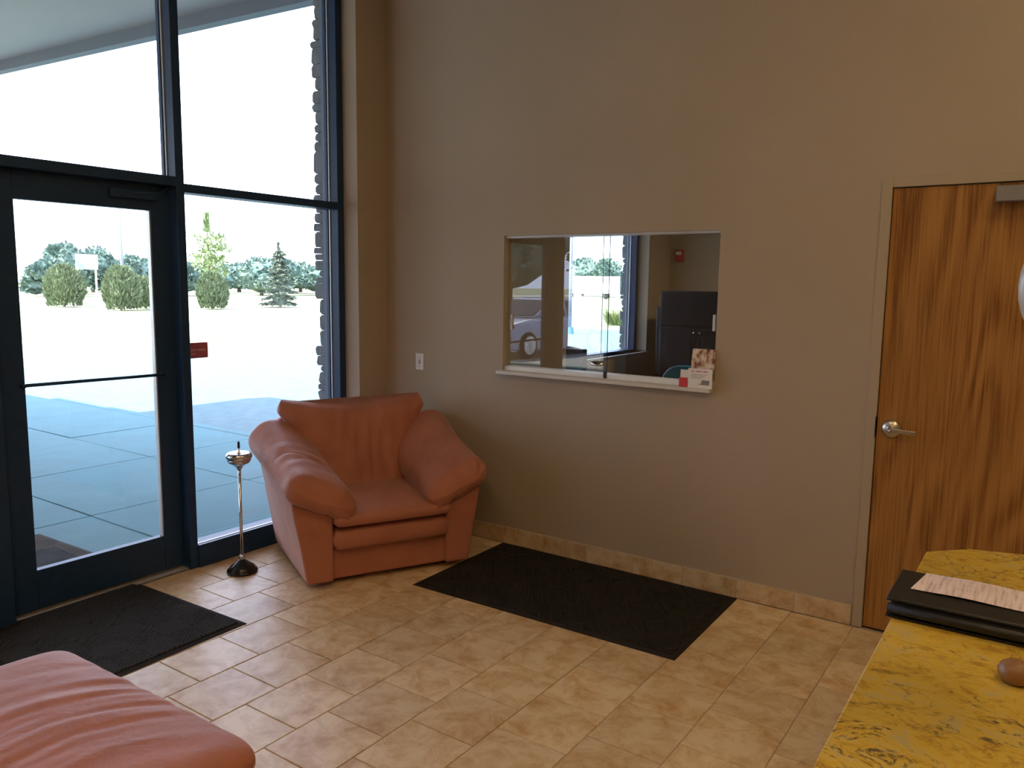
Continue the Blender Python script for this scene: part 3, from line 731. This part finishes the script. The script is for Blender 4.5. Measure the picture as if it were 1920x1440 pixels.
m = MB(); m.prism([(-0.012, 0.022), (0.010, 0.020), (0.010, 0.024), (-0.010, 0.025)], -0.0304, -0.030, 'y'); m.build('picture', 'grey_metal', BH)
m = MB()
for k in range(4): m.box(-0.050, 0.040-0.01*k, -0.0304, -0.030, 0.074-0.007*k, 0.0755-0.007*k)
m.build('small_print', 'facade_trim', BH)
BR = empty('brochure', (-1.566, 4.083, OZ0+0.004)); tag(BR, 'glossy photo brochure curling up out of the white holder', 'brochure')
secs = []
for i in range(12):
    t = i/11; z = 0.002 + 0.205*t; y = -0.012 + 0.010*t + 0.022*max(0, t-0.6)**2*4
    secs.append([(-0.065, y, z), (0.065, y, z), (0.065, y+0.002, z), (-0.065, y+0.002, z)])
MB().loft(secs).build('sheet', 'photo_print', BR, smooth=False)
BC = empty('card_holder', (-1.664, 4.085, OZ0)); tag(BC, 'small card holder with red and white cards left of the brochure holder', 'card holder')
bx(-0.026, 0.022, -0.027, -0.022, 0.001, 0.052).build('red_card', 'red_card', BC)
bx(-0.024, 0.022, -0.014, -0.011, 0.001, 0.094).build('white_card', 'white_card', BC)
bx(-0.026, 0.022, -0.022, 0.0, 0.0008, 0.004).build('base', 'acrylic', BC)

# ------------------------------------------------------------------ reception room behind the window
RY, RZC = 9.0, 2.75
struct(bx(-4.20, 0.6, WY+0.2, RY, -0.12, -0.001).build('floor_reception', 'carpet'), 'brown carpet of the reception room behind the sliding window', 'floor')
m = MB(); m.box(-4.20, WX, WY+0.2, 6.62, 0, RZC); m.box(-4.20, WX, 6.62, 8.40, 0, 0.93); m.box(-4.20, WX, 6.62, 8.40, 2.45, RZC); m.box(-4.20, WX, 8.40, RY, 0, RZC)
struct(m.build('wall_reception_left', 'paint'), 'taupe wall of the reception room around its outside window', 'wall')
struct(bx(-4.20, 0.8, RY, RY+0.2, 0, RZC).build('wall_reception_back', 'paint'), 'taupe far wall of the reception room', 'wall')
struct(bx(0.6, 0.8, WY+0.2, RY, 0, RZC).build('wall_reception_right', 'paint'), 'taupe side wall of the reception room', 'wall')
struct(bx(-4.20, 0.8, WY+0.2, RY+0.2, RZC, RZC+0.15).build('ceiling_reception', 'ceiling_paint'), 'pale ceiling of the reception room', 'ceiling')
w3 = empty('window_3', (XF, 6.62, 0.93)); struct(w3, 'dark framed outside window of the reception room', 'window')
def wp(name, x0, x1, y0, y1, z0, z1, mat='bronze_flare_frame', bevel=0.003): return bx(x0-XF, x1-XF, y0-6.62, y1-6.62, z0-0.93, z1-0.93).build(name, mat, w3, bevel=bevel)
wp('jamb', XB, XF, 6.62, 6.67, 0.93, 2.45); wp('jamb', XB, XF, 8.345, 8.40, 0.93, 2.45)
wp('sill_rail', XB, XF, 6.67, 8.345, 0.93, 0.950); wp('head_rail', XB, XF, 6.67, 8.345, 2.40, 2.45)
wp('pane', -4.146, -4.138, 6.67, 8.345, 0.950, 2.40, 'glass', 0)
wp('glint_bead', -4.134, -4.124, 8.337, 8.345, 0.950, 2.40, 'glint_bead', 0)
wp('ledge', XF, WX+0.02, 6.62, 8.40, 0.918, 0.930, 'sill_white', 0.002)

RLt = empty('ceiling_light', (-1.7, 7.4, RZC)); tag(RLt, 'unseen warm ceiling light added to brighten the reception room', 'ceiling light')  # unseen lamp, added to lift the dark reception walls
m = MB(); a, c = 0.31, 0.285
m.box(-a, a, -a, -c, -0.02, -0.0005); m.box(-a, a, c, a, -0.02, -0.0005); m.box(-a, -c, -c, c, -0.02, -0.0005); m.box(c, a, -c, c, -0.02, -0.0005)
m.build('frame', 'white_plastic', RLt); bx(-c, c, -c, c, -0.012, -0.008).build('diffuser', 'lamp_warm', RLt)
BCab = empty('storage_cabinet', (-2.98, 7.72, 0)); tag(BCab, 'tall black cabinet standing in the reception room', 'cabinet')
bx(-0.415, 0.415, -0.14, 0.40, 0.001, 1.632).build('carcass', 'black_cabinet', BCab, bevel=0.004)
bx(-0.395, 0.395, -0.160, -0.142, 1.285, 1.62).build('upper_door', 'black_cabinet', BCab, bevel=0.004)
for x0, x1 in ((-0.395, -0.003), (0.003, 0.395)):
    d = bx(x0, x1, -0.160, -0.142, 0.05, 1.262).build('door', 'black_cabinet', BCab, bevel=0.004)
    bx(x0+0.06, x1-0.06, -0.166, -0.160, 0.12, 1.18).build('panel', 'black_cabinet', d, bevel=0.004)
    xk = x1-0.03 if x0 < 0 else x0+0.03
    MB().lathe([(0, 0), (0.006, 0), (0.010, -0.015), (0, -0.02)], 12, (xk, -0.160, 1.22), 'y').build('knob', 'chrome', d, smooth=True)
FC = empty('filing_cabinet', (-3.49, 8.45, 0)); tag(FC, 'lower black filing cabinet behind the tall black cabinet', 'cabinet')
bx(-0.20, 0.20, -0.30, 0.30, 0.001, 1.455).build('carcass', 'black_cabinet', FC, bevel=0.004)
for k in range(4):
    d = bx(-0.185, 0.185, -0.315, -0.300, 0.03+0.355*k, 0.37+0.355*k).build('drawer', 'black_cabinet', FC, bevel=0.003)
    bx(-0.05, 0.05, -0.330, -0.315, 0.28+0.355*k, 0.295+0.355*k).build('handle', 'grey_metal', d)
ST = empty('alarm_strobe', (-3.80, RY, 2.05)); tag(ST, 'small red fire alarm strobe high on the reception room wall', 'alarm')
bx(-0.055, 0.055, -0.035, 0, -0.075, 0.06).build('housing', 'strobe_red', ST, bevel=0.006)
bx(-0.035, 0.035, -0.058, -0.035, 0.0, 0.045).build('lens', 'white_plastic', ST, bevel=0.008)
DK = empty('reception_desk', (-3.35, 6.1, 0)); tag(DK, 'wooden desk under the outside window of the reception room', 'desk')
bx(-0.50, 0.40, -0.85, 0.85, 0.705, 0.735).build('desktop', 'desk_wood', DK, bevel=0.004)
for y in (-0.83, 0.80): bx(-0.48, 0.36, y, y+0.03, 0.001, 0.705).build('side_panel', 'desk_wood', DK)
bx(-0.48, -0.46, -0.80, 0.80, 0.25, 0.705).build('modesty_panel', 'desk_wood', DK)
MO = empty('computer_monitor', (-3.47, 6.02, 0.735), math.radians(-38)); tag(MO, 'black computer monitor seen from behind on the reception desk', 'monitor')
bx(-0.13, 0.13, -0.09, 0.09, 0.001, 0.015).build('base', 'black_plastic', MO, bevel=0.004)
bx(-0.03, 0.03, -0.02, 0.02, 0.015, 0.16).build('stand', 'black_plastic', MO)
bx(-0.19, 0.19, -0.03, 0.02, 0.10, 0.40).build('screen', 'black_plastic', MO, bevel=0.008)
OC = empty('office_chair', (-2.43, 5.88, 0)); tag(OC, 'bright blue office chair with a rounded back behind the reception window', 'chair')
pts = [(0.215*math.copysign(abs(math.cos(a))**0.7, math.cos(a)), 0.80+0.25*math.copysign(abs(math.sin(a))**0.8, math.sin(a))) for a in [2*PI*k/28 for k in range(28)]]
MB().prism(pts, 0.06, 0.12, 'y').build('backrest', 'blue_plastic', OC, bevel=0.015, seg=3)
pts = superellipse(0.24, 0.23, 28, 3.5)
MB().prism([(x, y+0.33) for x, y in pts], 0.44, 0.50, 'z').build('seat', 'blue_plastic', OC, bevel=0.015, seg=3)
MB().tube([(0, 0.11, 0.75), (0, 0.13, 0.50), (0, 0.30, 0.45)], 0.02, 8).build('back_bar', 'black_plastic', OC, smooth=True)
MB().tube([(0, 0.33, 0.08), (0, 0.33, 0.44)], 0.028, 12).build('post', 'black_plastic', OC, smooth=True)
for k in range(5):
    a = 2*PI*k/5; lg = MB().tube([(0, 0.33, 0.11), (0.28*math.cos(a), 0.33+0.28*math.sin(a), 0.075)], [0.022, 0.014], 8).build('leg', 'black_plastic', OC, smooth=True)
    MB().lathe([(0, -0.012), (0.029, -0.012), (0.029, 0.012), (0, 0.012)], 14, (0.27*math.cos(a), 0.33+0.27*math.sin(a), 0.030), 'y').build('caster', 'black_plastic', lg)

# ------------------------------------------------------------------ outside: canopy, stone, ground
GZ = -0.13
CA = empty('entrance_canopy', (-4.2, 4.35, 3.8)); struct(CA, 'broad pale entrance canopy over the shaded walk outside the storefront', 'canopy')
def cz_at(x): return 3.78 + (-x-4.9)*0.036
def slab(x0, x1, y0, y1, z0, z1, name, mat):
    m = MB(); o = (-4.2, 4.35, 3.8)
    m.loft([[(x-o[0], y-o[1], cz_at(x)+z-o[2]) for y, z in ((y0, z0), (y1, z0), (y1, z1), (y0, z1))] for x in (x0, x1)])
    return m.build(name, mat, CA)
slab(-4.2, -12.2, -9.0, 4.25, 0.11, 0.28, 'soffit', 'soffit_paint')
slab(-12.2, -18.0, -9.0, 1.95, 0.11, 0.28, 'soffit', 'soffit_paint')
slab(-4.2, -12.2, 4.25, 4.35, 0.0, 0.42, 'fascia', 'facade_trim')
slab(-12.1, -12.2, 1.95, 4.25, 0.0, 0.42, 'fascia', 'facade_trim')
slab(-12.2, -18.0, 1.85, 1.95, 0.0, 0.42, 'fascia', 'facade_trim')
EV = bx(-5.35, -4.2, 5.0, 14.0, 3.15, 3.35).build('sun_block_eave', 'facade_trim'); struct(EV, 'unseen eave added to keep sun out of the reception room window', 'eave')  # out of view, put in to block sun from the reception window

SWl = empty('stone_facade', (-4.2, 3.82, 0)); struct(SWl, 'stacked grey ledge stone facing on the outside wall beside the storefront', 'stone facing')
bx(-0.075, 0.0, 0.015, 2.75, -0.12, 4.3).build('mortar_bed', 'mortar', SWl)
bx(-0.02, 0.035, -0.028, 0.012, 0.0, 3.90).build('corner_trim', 'facade_trim', SWl)
def stone_col(y0, sgn, z_max, parent, dep=1.0):
    z = -0.12
    while z < z_max:
        h = rnd.choice([0.045, 0.055, 0.07, 0.085, 0.11, 0.15]); l = rnd.uniform(0.16, 0.40)
        x_out = (-0.105 - rnd.uniform(0, 0.045))*dep; dy = rnd.uniform(-0.004, 0.012)
        m = MB(); c = min(h*0.3, 0.018)
        ya, yb = (y0+dy*sgn, y0+sgn*l)
        if ya > yb: ya, yb = yb, ya
        j = [rnd.uniform(-0.006, 0.006) for _ in range(6)]
        m.loft([[(-0.005, ya, z), (-0.005, yb, z), (-0.005, yb, z+h-0.004), (-0.005, ya, z+h-0.004)],
                [(x_out+c+j[0], ya, z), (x_out+c+j[1], yb, z), (x_out+c+j[2], yb, z+h-0.004), (x_out+c+j[3], ya, z+h-0.004)],
                [(x_out+j[4], ya+0.004, z+c), (x_out+j[4], yb-0.004, z+c), (x_out+j[5], yb-0.004, z+h-0.004-c), (x_out+j[5], ya+0.004, z+h-0.004-c)]])
        m.build('stone', 'stone', parent); z += h
stone_col(0.0, 1, 4.0, SWl)
m = MB(); z = -0.12
while z < 4.2:
    h = rnd.choice([0.06, 0.08, 0.11, 0.15]); y = 0.42 + rnd.uniform(0, 0.1)
    while y < 2.70:
        l = rnd.uniform(0.2, 0.45); m.box(-0.105-rnd.uniform(0, 0.035), -0.005, y, min(y+l-0.006, 2.75), z, z+h-0.005); y += l
    z += h
so = m.build('stone_field', 'stone', SWl); so['kind'] = 'stuff'
SW2 = empty('stone_facade', (-4.2, 8.41, 0)); struct(SW2, 'stacked grey ledge stone facing beyond the reception room window', 'stone facing')
bx(-0.04, 0.0, 0.012, 2.0, -0.12, 3.1).build('mortar_bed', 'mortar', SW2)
stone_col(0.0, 1, 3.0, SW2, 0.55)

# ground
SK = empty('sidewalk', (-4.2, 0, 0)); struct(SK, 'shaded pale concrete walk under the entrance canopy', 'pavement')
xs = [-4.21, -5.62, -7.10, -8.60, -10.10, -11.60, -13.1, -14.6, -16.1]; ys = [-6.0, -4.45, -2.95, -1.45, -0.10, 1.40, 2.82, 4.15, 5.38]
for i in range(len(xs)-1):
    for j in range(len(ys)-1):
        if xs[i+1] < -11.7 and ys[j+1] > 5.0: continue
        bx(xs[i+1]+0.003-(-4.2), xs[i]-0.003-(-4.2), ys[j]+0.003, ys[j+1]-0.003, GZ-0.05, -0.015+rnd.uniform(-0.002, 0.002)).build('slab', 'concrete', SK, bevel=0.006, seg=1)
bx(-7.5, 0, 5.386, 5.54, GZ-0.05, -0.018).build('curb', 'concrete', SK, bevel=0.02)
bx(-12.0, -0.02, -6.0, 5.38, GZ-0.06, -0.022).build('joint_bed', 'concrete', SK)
struct(bx(-20.5, -4.2, -40, 5.40, GZ-0.2, GZ-0.002).build('driveway', 'pavement'), 'sunlit pale driveway beyond the canopy shade', 'pavement')
struct(bx(-19.5, -4.2, 5.40, 29.0, GZ-0.2, GZ).build('parking_lot', 'asphalt'), 'grey asphalt lot beside the walk, bright in the sun', 'pavement')
LW = bx(-400, 60, -300, 500, GZ-0.5, GZ-0.03).build('lawn', 'dry_lawn'); struct(LW, 'wide dry grass lawn stretching to the trees', 'lawn')
struct(bx(-74, -64, -250, 400, GZ-0.3, GZ+0.0).build('road', 'pavement'), 'pale road crossing in front of the far trees', 'road')
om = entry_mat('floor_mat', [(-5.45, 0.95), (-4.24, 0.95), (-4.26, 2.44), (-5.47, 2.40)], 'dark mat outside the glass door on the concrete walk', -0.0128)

# ------------------------------------------------------------------ plants outside
def blade(m, p, d, ln, w):
    d = d.normalized(); ref = Vector((rnd.uniform(-1, 1), rnd.uniform(-1, 1), rnd.uniform(-1, 1))); s_ = d.cross(ref)
    if s_.length < 1e-3: return
    s_.normalize(); b = len(m.v)
    m.v += [tuple(p - s_*w*0.5), tuple(p + s_*w*0.5), tuple(p + d*ln*0.6 + s_*w*0.45), tuple(p + d*ln), tuple(p + d*ln*0.6 - s_*w*0.45)]
    m.f.append((b, b+1, b+2, b+3, b+4))
def core(m, c, rx, ry, rz, n=14, k=0.12, egg=0.0):
    secs = []
    for i in range(9):
        a = PI*(i+0.02)/8.04; q = []
        for j in range(n):
            t = 2*PI*j/n; f = 1 + k*math.sin(3*t+i*1.7+c[0]) + rnd.uniform(-k, k)*0.5
            sx = math.sin(a)*(1+egg*math.cos(a))
            q.append((c[0]+rx*sx*math.cos(t)*f, c[1]+ry*sx*math.sin(t)*f, c[2]-rz*math.cos(a)))
        secs.append(q)
    m.loft(secs)
def build_leaf(m, name, mat, parent):
    me = bpy.data.meshes.new(name); me.from_pydata(m.v, [], m.f); me.materials.append(MATS[mat])
    o = bpy.data.objects.new(name, me); COL.objects.link(o); o.parent = parent; return o
def bush(x, y, w, h, label, n=2600, mat='leaf_bush', cat='bush', name='arborvitae_bush', group=None):
    r = empty(name, (x, y, GZ)); tag(r, label, cat, group)
    m = MB(); core(m, (0, 0, h*0.45), w*0.36, w*0.36, h*0.40, egg=-0.15)
    for i in range(n):
        a = rnd.uniform(0, 2*PI); zz = rnd.random()**0.9
        prof = math.sqrt(max(0.0, 1-((zz-0.35)/0.65)**2.0)) if zz > 0.35 else (0.78+0.22*zz/0.35)
        prof *= 1 + 0.10*math.sin(3*a+x)
        rad = w*0.5*prof*rnd.uniform(0.78, 1.02)
        p = Vector((rad*math.cos(a), rad*math.sin(a), h*zz*0.90+0.02))
        blade(m, p, Vector((math.cos(a)*0.6, math.sin(a)*0.6, 1.0)) + Vector((rnd.uniform(-.4, .4), rnd.uniform(-.4, .4), rnd.uniform(-.3, .3))), rnd.uniform(0.14, 0.34), rnd.uniform(0.05, 0.11))
    build_leaf(m, 'foliage', mat, r)
    MB().tube([(0, 0, 0), (0, 0, h*0.3)], w*0.04, 6).build('stem', 'bark', r)
    return r
bg_ = 'round bushes on the far lawn'
bush(-52.9, 25.6, 2.35, 2.85, 'round green bush on the lawn left of the white roadside sign', group=bg_)
bush(-45.5, 25.25, 2.0, 2.70, 'round green bush on the lawn directly below the lamp pole', group=bg_)
bush(-46.9, 27.62, 1.7, 2.05, 'lower green bush half hidden by the door stile', 1800, group=bg_)
bush(-44.8, 30.85, 1.85, 2.45, 'round green bush in front of the tall leafy tree', group=bg_)
# spruce
SP = empty('spruce_tree', (-45.5, 36.8, GZ)); tag(SP, 'tiered blue green spruce tree on the lawn', 'tree')
m = MB(); hh_ = 4.45
for lay in range(10):
    z_l = 0.25 + lay*0.43*(1-0.012*lay); r_l = 1.42*(1-z_l/4.75)**0.85
    for k in range(max(12, 30-2*lay)):
        a = rnd.uniform(0, 2*PI); rb = r_l*rnd.uniform(0.72, 1.08); zb = z_l + rnd.uniform(-0.08, 0.08)
        for i in range(15):
            f = (i+rnd.random())/15; p = Vector((rb*f*math.cos(a), rb*f*math.sin(a), zb + 0.16*(1-f) - 0.10*f + rnd.uniform(-0.04, 0.04)))
            sd = rnd.choice((-1, 1))
            blade(m, p, Vector((math.cos(a+sd*0.8), math.sin(a+sd*0.8), rnd.uniform(-0.3, 0.2))), rnd.uniform(0.16, 0.34), 0.11)
for i in range(90):
    a = rnd.uniform(0, 2*PI); blade(m, Vector((0, 0, 3.7+0.75*rnd.random())), Vector((math.cos(a), math.sin(a), 1.2)), 0.22, 0.08)
secs = [[(r_*math.cos(2*PI*j/10), r_*math.sin(2*PI*j/10), z_) for j in range(10)] for r_, z_ in ((0.55, 0.2), (0.50, 0.8), (0.32, 1.9), (0.14, 3.2), (0.02, 4.1))]
m.loft(secs); build_leaf(m, 'foliage', 'leaf_spruce', SP)
MB().tube([(0, 0, 0), (0, 0, hh_)], [0.10, 0.02], 8).build('trunk', 'bark', SP)
# young leafy tree
YT = empty('leafy_tree', (-47.5, 32.6, GZ)); tag(YT, 'tall thin crowned leafy tree behind the round bush', 'tree')
m = MB()
cl_ = [(rnd.uniform(-1.0, 1.0), rnd.uniform(-1.25, 1.25), rnd.uniform(2.2, 4.6)) for _ in range(26)]
for (cx, cy, cz_) in cl_:
    if abs(cy) > 1.35 - 0.25*(cz_-2.2): cy *= 0.6
    for i in range(26):
        d = Vector((rnd.gauss(0, 1), rnd.gauss(0, 1), rnd.gauss(0.4, 0.8))); p = Vector((cx, cy, cz_)) + d*0.20
        blade(m, p, d, rnd.uniform(0.18, 0.36), rnd.uniform(0.10, 0.18))
for i in range(170):
    zz = rnd.random(); a = rnd.uniform(0, 2*PI); rad = 0.22*(1-0.6*zz)*rnd.random()
    blade(m, Vector((rad*math.cos(a)+0.02, rad*math.sin(a)-0.1, 5.0+zz*1.15)), Vector((math.cos(a)*0.4, math.sin(a)*0.4, 1)), 0.28, 0.13)
build_leaf(m, 'foliage', 'leaf_light', YT)
MB().tube([(0, 0, 0), (0, 0, 3.0), (0, -0.08, 5.2)], [0.10, 0.06, 0.02], 8).build('trunk', 'bark', YT)
for k in range(6):
    a = 1.05*k; MB().tube([(0, 0, 2.0+0.35*k), (0.75*math.cos(a), 0.75*math.sin(a), 2.9+0.38*k)], [0.035, 0.012], 6).build('branch', 'bark', YT)
# far trees, each one a tree
def far_tree(x, y, w, h, label, cat='tree', group='trees along the far road'):
    r = empty('broadleaf_tree', (x, y, GZ)); tag(r, label, cat, group)
    m = MB()
    lob = [(0, 0, h*0.50, w*0.40, h*0.46)] + [(rnd.uniform(-.32, .32)*w, rnd.uniform(-.42, .42)*w, h*rnd.uniform(0.28, 0.66), w*rnd.uniform(0.20, 0.30), h*rnd.uniform(0.2, 0.30)) for _ in range(6)]
    for (cx, cy, cz_, rr_, rh) in lob:
        core(m, (cx, cy, cz_), rr_*0.86, rr_*0.86, rh*0.86, 12, 0.10)
        for i in range(260):
            a = rnd.uniform(0, 2*PI); b = rnd.uniform(-0.6, 1.5)
            d = Vector((math.cos(a)*math.cos(b), math.sin(a)*math.cos(b), math.sin(b)))
            q_ = rnd.uniform(0.78, 1.0); blade(m, Vector((cx+d.x*rr_*q_, cy+d.y*rr_*q_, cz_+d.z*rh*q_)), d+Vector((rnd.uniform(-.7, .7), rnd.uniform(-.7, .7), rnd.uniform(-.4, .8))), rnd.uniform(0.30, 0.62), rnd.uniform(0.25, 0.48))
    build_leaf(m, 'foliage', 'leaf_far', r)
    MB().tube([(0, 0, 0), (0, 0, h*0.4)], [w*0.035, w*0.02], 7).build('trunk', 'bark', r)
def on_line(px_ratio, X): return px_ratio*(-X)
TL = [(0.468, -92, 6.2, 4.6, 'low far tree at the left edge of the door glass'), (0.490, -95, 5.6, 6.9, 'taller far tree left of the white roadside sign'), (0.520, -90, 6.5, 6.0, 'far tree just left of the white roadside sign'),
      (0.545, -96, 3.8, 4.4, 'low far tree behind the white roadside sign'), (0.526, -104, 6, 6.6, 'small far tree peeping over the white roadside sign'), (0.572, -90, 6.0, 5.4, 'far tree between the white roadside sign and the lamp pole'), (0.610, -92, 8.5, 5.5, 'far tree just right of the lamp pole'),
      (0.648, -90, 7, 4.9, 'far tree hidden beside the door stile'), (0.690, -93, 9, 4.0, 'low far tree left of the tall leafy tree'), (0.735, -90, 9, 4.9, 'far tree right of the tall leafy tree'),
      (0.775, -94, 9, 6.0, 'rounded far tree between the leafy tree and the spruce'), (0.815, -90, 8, 5.4, 'far tree directly left behind the spruce'), (0.850, -92, 9, 5.4, 'far tree behind the spruce top'), (0.890, -95, 9, 4.7, 'far tree to the right of the spruce'), (0.925, -98, 9, 4.4, 'low far tree at the stone edge')]
for q, (k, X, w, h, lb) in enumerate(TL):
    X2 = (-84, -96, -108, -84, -120, -96, -108, -84, -96, -108, -84, -96, -108, -84, -96)[q]; f_ = X2/-93.0
    far_tree(X2, on_line(k, X2), w*0.90*f_, (h*0.86-1.7)*f_+1.7, lb)
for (X, Y, w, h, lb) in ((-66, 116, 8, 6.5, 'large tree seen through the reception room window'), (-58, 110, 6, 6.0, 'tree right beside the large one through the reception room window'), (-67.2, 136.6, 7.8, 4.8, 'low tree in the middle of the reception room window'), (-57, 128, 8, 4.0, 'low tree at the right of the reception room window')):
    far_tree(X, Y, w, h, lb, group='trees seen through the reception room window')
for (X, Y, w, h, lb) in ((-38, -46, 12, 13, 'big tree nearest the driveway on the far left'), (-58, -64, 15, 17, 'second big tree along the driveway on the far left'), (-38, -66, 14, 16, 'third big tree along the driveway on the far left'), (-58, -46, 12, 12, 'last big tree along the driveway on the far left')):
    far_tree(X, Y, w, h, lb, group='big trees beyond the driveway')
# tufts of ornamental grass and small plants outside the reception window
def grass(x, y, w, h, n, label, z0=GZ):
    r = empty('grass_clump', (x, y, z0)); tag(r, label, 'plant'); m = MB()
    for i in range(n):
        a = rnd.uniform(0, 2*PI); q = rnd.random()*0.35*w
        d = Vector((math.cos(a)*rnd.uniform(0.1, 0.9), math.sin(a)*rnd.uniform(0.1, 0.9), 1))
        blade(m, Vector((q*math.cos(a), q*math.sin(a), 0)), d, h*rnd.uniform(0.6, 1.05), w*0.035)
    build_leaf(m, 'blades', 'leaf_grass', r)
grass(-16.9, 33.2, 1.5, 0.85, 200, 'broad clump of ornamental grass at the edge of the lot')
grass(-16.8, 35.3, 1.3, 0.8, 150, 'smaller clump of ornamental grass behind the broad one')
for k, (x, y) in enumerate(((-5.05, 8.75), (-5.0, 9.45), (-5.1, 10.6))):
    grass(x, y, 0.35, 1.12+0.04*k, 40, ['sprig of leaves nearest the monitor below the reception room window', 'middle sprig of leaves below the reception room window', 'last sprig of leaves below the reception room window'][k])

# roadside sign, lamp pole
RS = empty('roadside_sign', (-80, 41.1, GZ)); tag(RS, 'white roadside billboard on two posts in front of the far trees', 'sign')
bx(-0.08, 0.08, -1.06, 1.06, 2.72, 4.20).build('board', 'sign_white', RS)
MB().prism([(-0.95, 2.74), (-0.05, 2.74), (-0.95, 3.75)], 0.08, 0.09, 'x').build('print', 'sign_blue', RS)
for y in (-0.95, 0.85): bx(-0.06, 0.06, y-0.06, y+0.06, 0, 2.72).build('post', 'sign_white', RS)
LP = empty('lamp_pole', (-60, 33.52, GZ)); tag(LP, 'tall thin grey lamp pole rising over the far trees', 'lamp pole')
MB().tube([(0, 0, 0), (0, 0, 4.2), (0, 0, 8.2)], [0.13, 0.11, 0.07], 10).build('pole', 'pole_grey', LP, smooth=True)
bx(-0.35, 0.07, -0.15, 0.15, 8.15, 8.3).build('lamp_head', 'pole_grey', LP)
LP2 = empty('lamp_pole', (-15, 25.45, GZ)); tag(LP2, 'pale pole at the left edge of the reception room window view', 'lamp pole')
MB().tube([(0, 0, 0), (0, 0, 6.5)], [0.075, 0.05], 10).build('pole', 'pole_grey', LP2, smooth=True)
MB().lathe([(0, 0), (0.16, 0), (0.14, 0.25), (0, 0.25)], 12).build('footing', 'concrete', LP2)
# parked trailers
def trailer(x, y, ln, label, rz):
    r = empty('box_trailer', (x, y, GZ), rz); tag(r, label, 'trailer', 'white trailers parked across the road')
    bx(-ln/2, ln/2, -1.2, 1.2, 0.7, 3.0).build('box', 'sign_white', r, bevel=0.05)
    bx(-ln/2+0.2, ln/2-0.2, -1.0, 1.0, 0.65, 0.9).build('chassis', 'sign_white', r)
    for xx in (-ln*0.36, -ln*0.24, ln*0.30):
        for yy in (-1.0, 1.0): MB().lathe([(0, -0.12), (0.45, -0.12), (0.5, -0.06), (0.5, 0.06), (0.45, 0.12), (0, 0.12)], 16, (xx, yy, 0.5), 'y').build('wheel', 'tyre', r)
trailer(-53, 94, 9, 'white box trailer at the left of the reception room window view', 0.5)
trailer(-46, 106, 11, 'white box trailer at the right of the reception room window view', 0.45)

# ------------------------------------------------------------------ parked car (seen mirrored in the reception glass)
CR = empty('parked_car', (-11.34, -9.22, GZ), math.radians(96)); tag(CR, 'blue grey sedan parked on the driveway, mirrored in the reception glass', 'car')
def car_sec(x, w, z0, z1, c=0.08): return [(x, -w, z0), (x, w, z0), (x, w, z1-c), (x, w-c*1.2, z1), (x, -w+c*1.2, z1), (x, -w, z1-c)]
body = [(-2.30, 0.70, 0.45, 0.80), (-2.22, 0.82, 0.28, 0.98), (-1.5, 0.88, 0.20, 1.03), (-0.8, 0.90, 0.18, 1.00), (0.6, 0.90, 0.18, 0.99), (1.2, 0.89, 0.20, 0.96), (1.9, 0.86, 0.22, 0.86), (2.25, 0.78, 0.26, 0.74), (2.36, 0.62, 0.36, 0.62)]
MB().loft([car_sec(*q) for q in body]).build('body', 'car_paint', CR, bevel=0.03, seg=3)
cab = [(-1.75, 0.74, 0.98, 1.02), (-1.05, 0.66, 0.98, 1.40), (-0.3, 0.66, 0.98, 1.47), (0.25, 0.66, 0.98, 1.42), (1.05, 0.76, 0.95, 1.00)]
MB().loft([[(x, -0.80, z0), (x, 0.80, z0), (x, w, z1), (x, -w, z1)] for x, w, z0, z1 in cab]).build('cabin', 'car_paint', CR, bevel=0.03, seg=3)
for s in (-1, 1):
    for pts in ([(-1.30, 1.02), (-0.30, 1.02), (-0.30, 1.40), (-0.98, 1.36)], [(-0.22, 1.02), (0.70, 1.02), (0.22, 1.36), (-0.22, 1.40)]):
        m = MB(); m.loft([[(x, s*(0.805-(z-0.98)*0.30)+s*0.004, z) for x, z in pts], [(x, s*(0.805-(z-0.98)*0.30)-s*0.02, z) for x, z in pts]]).build('side_window', 'car_glass', CR)
    for wx in (-1.35, 1.38):
        wl_ = MB().lathe([(0, -0.10), (0.22, -0.10), (0.31, -0.09), (0.335, -0.05), (0.335, 0.05), (0.31, 0.09), (0.22, 0.10), (0, 0.10)], 28, (wx, s*0.82, 0.335), 'y').build('wheel', 'tyre', CR, smooth=True)
        m = MB(); m.lathe([(0, 0), (0.05, 0), (0.05, s*0.02), (0, s*0.02)], 12, (wx, s*0.92, 0.335), 'y')
        for k in range(7):
            a = 2*PI*k/7; c_, s2 = math.cos(a), math.sin(a)
            m.tube([(wx+0.03*c_, s*0.93, 0.335+0.03*s2), (wx+0.205*c_, s*0.925, 0.335+0.205*s2)], 0.018, 6)
        m.lathe([(0.195, 0), (0.225, 0), (0.225, s*0.012), (0.195, s*0.012)], 28, (wx, s*0.92, 0.335), 'y')
        m.build('rim', 'alloy', wl_)
    bx(2.16, 2.30, s*0.62-0.13, s*0.62+0.13, 0.58, 0.70).build('headlamp', 'head_lamp', CR, bevel=0.02)
    bx(0.62, 0.76, s*0.93-0.07, s*0.93+0.07, 1.0, 1.12).build('wing_mirror', 'car_paint', CR, bevel=0.02)
m = MB(); m.loft([[(0.98, -0.70, 1.02), (0.98, 0.70, 1.02), (0.34, 0.62, 1.40), (0.34, -0.62, 1.40)], [(1.00, -0.70, 1.04), (1.00, 0.70, 1.04), (0.36, 0.62, 1.42), (0.36, -0.62, 1.42)]]).build('windscreen', 'car_glass', CR)
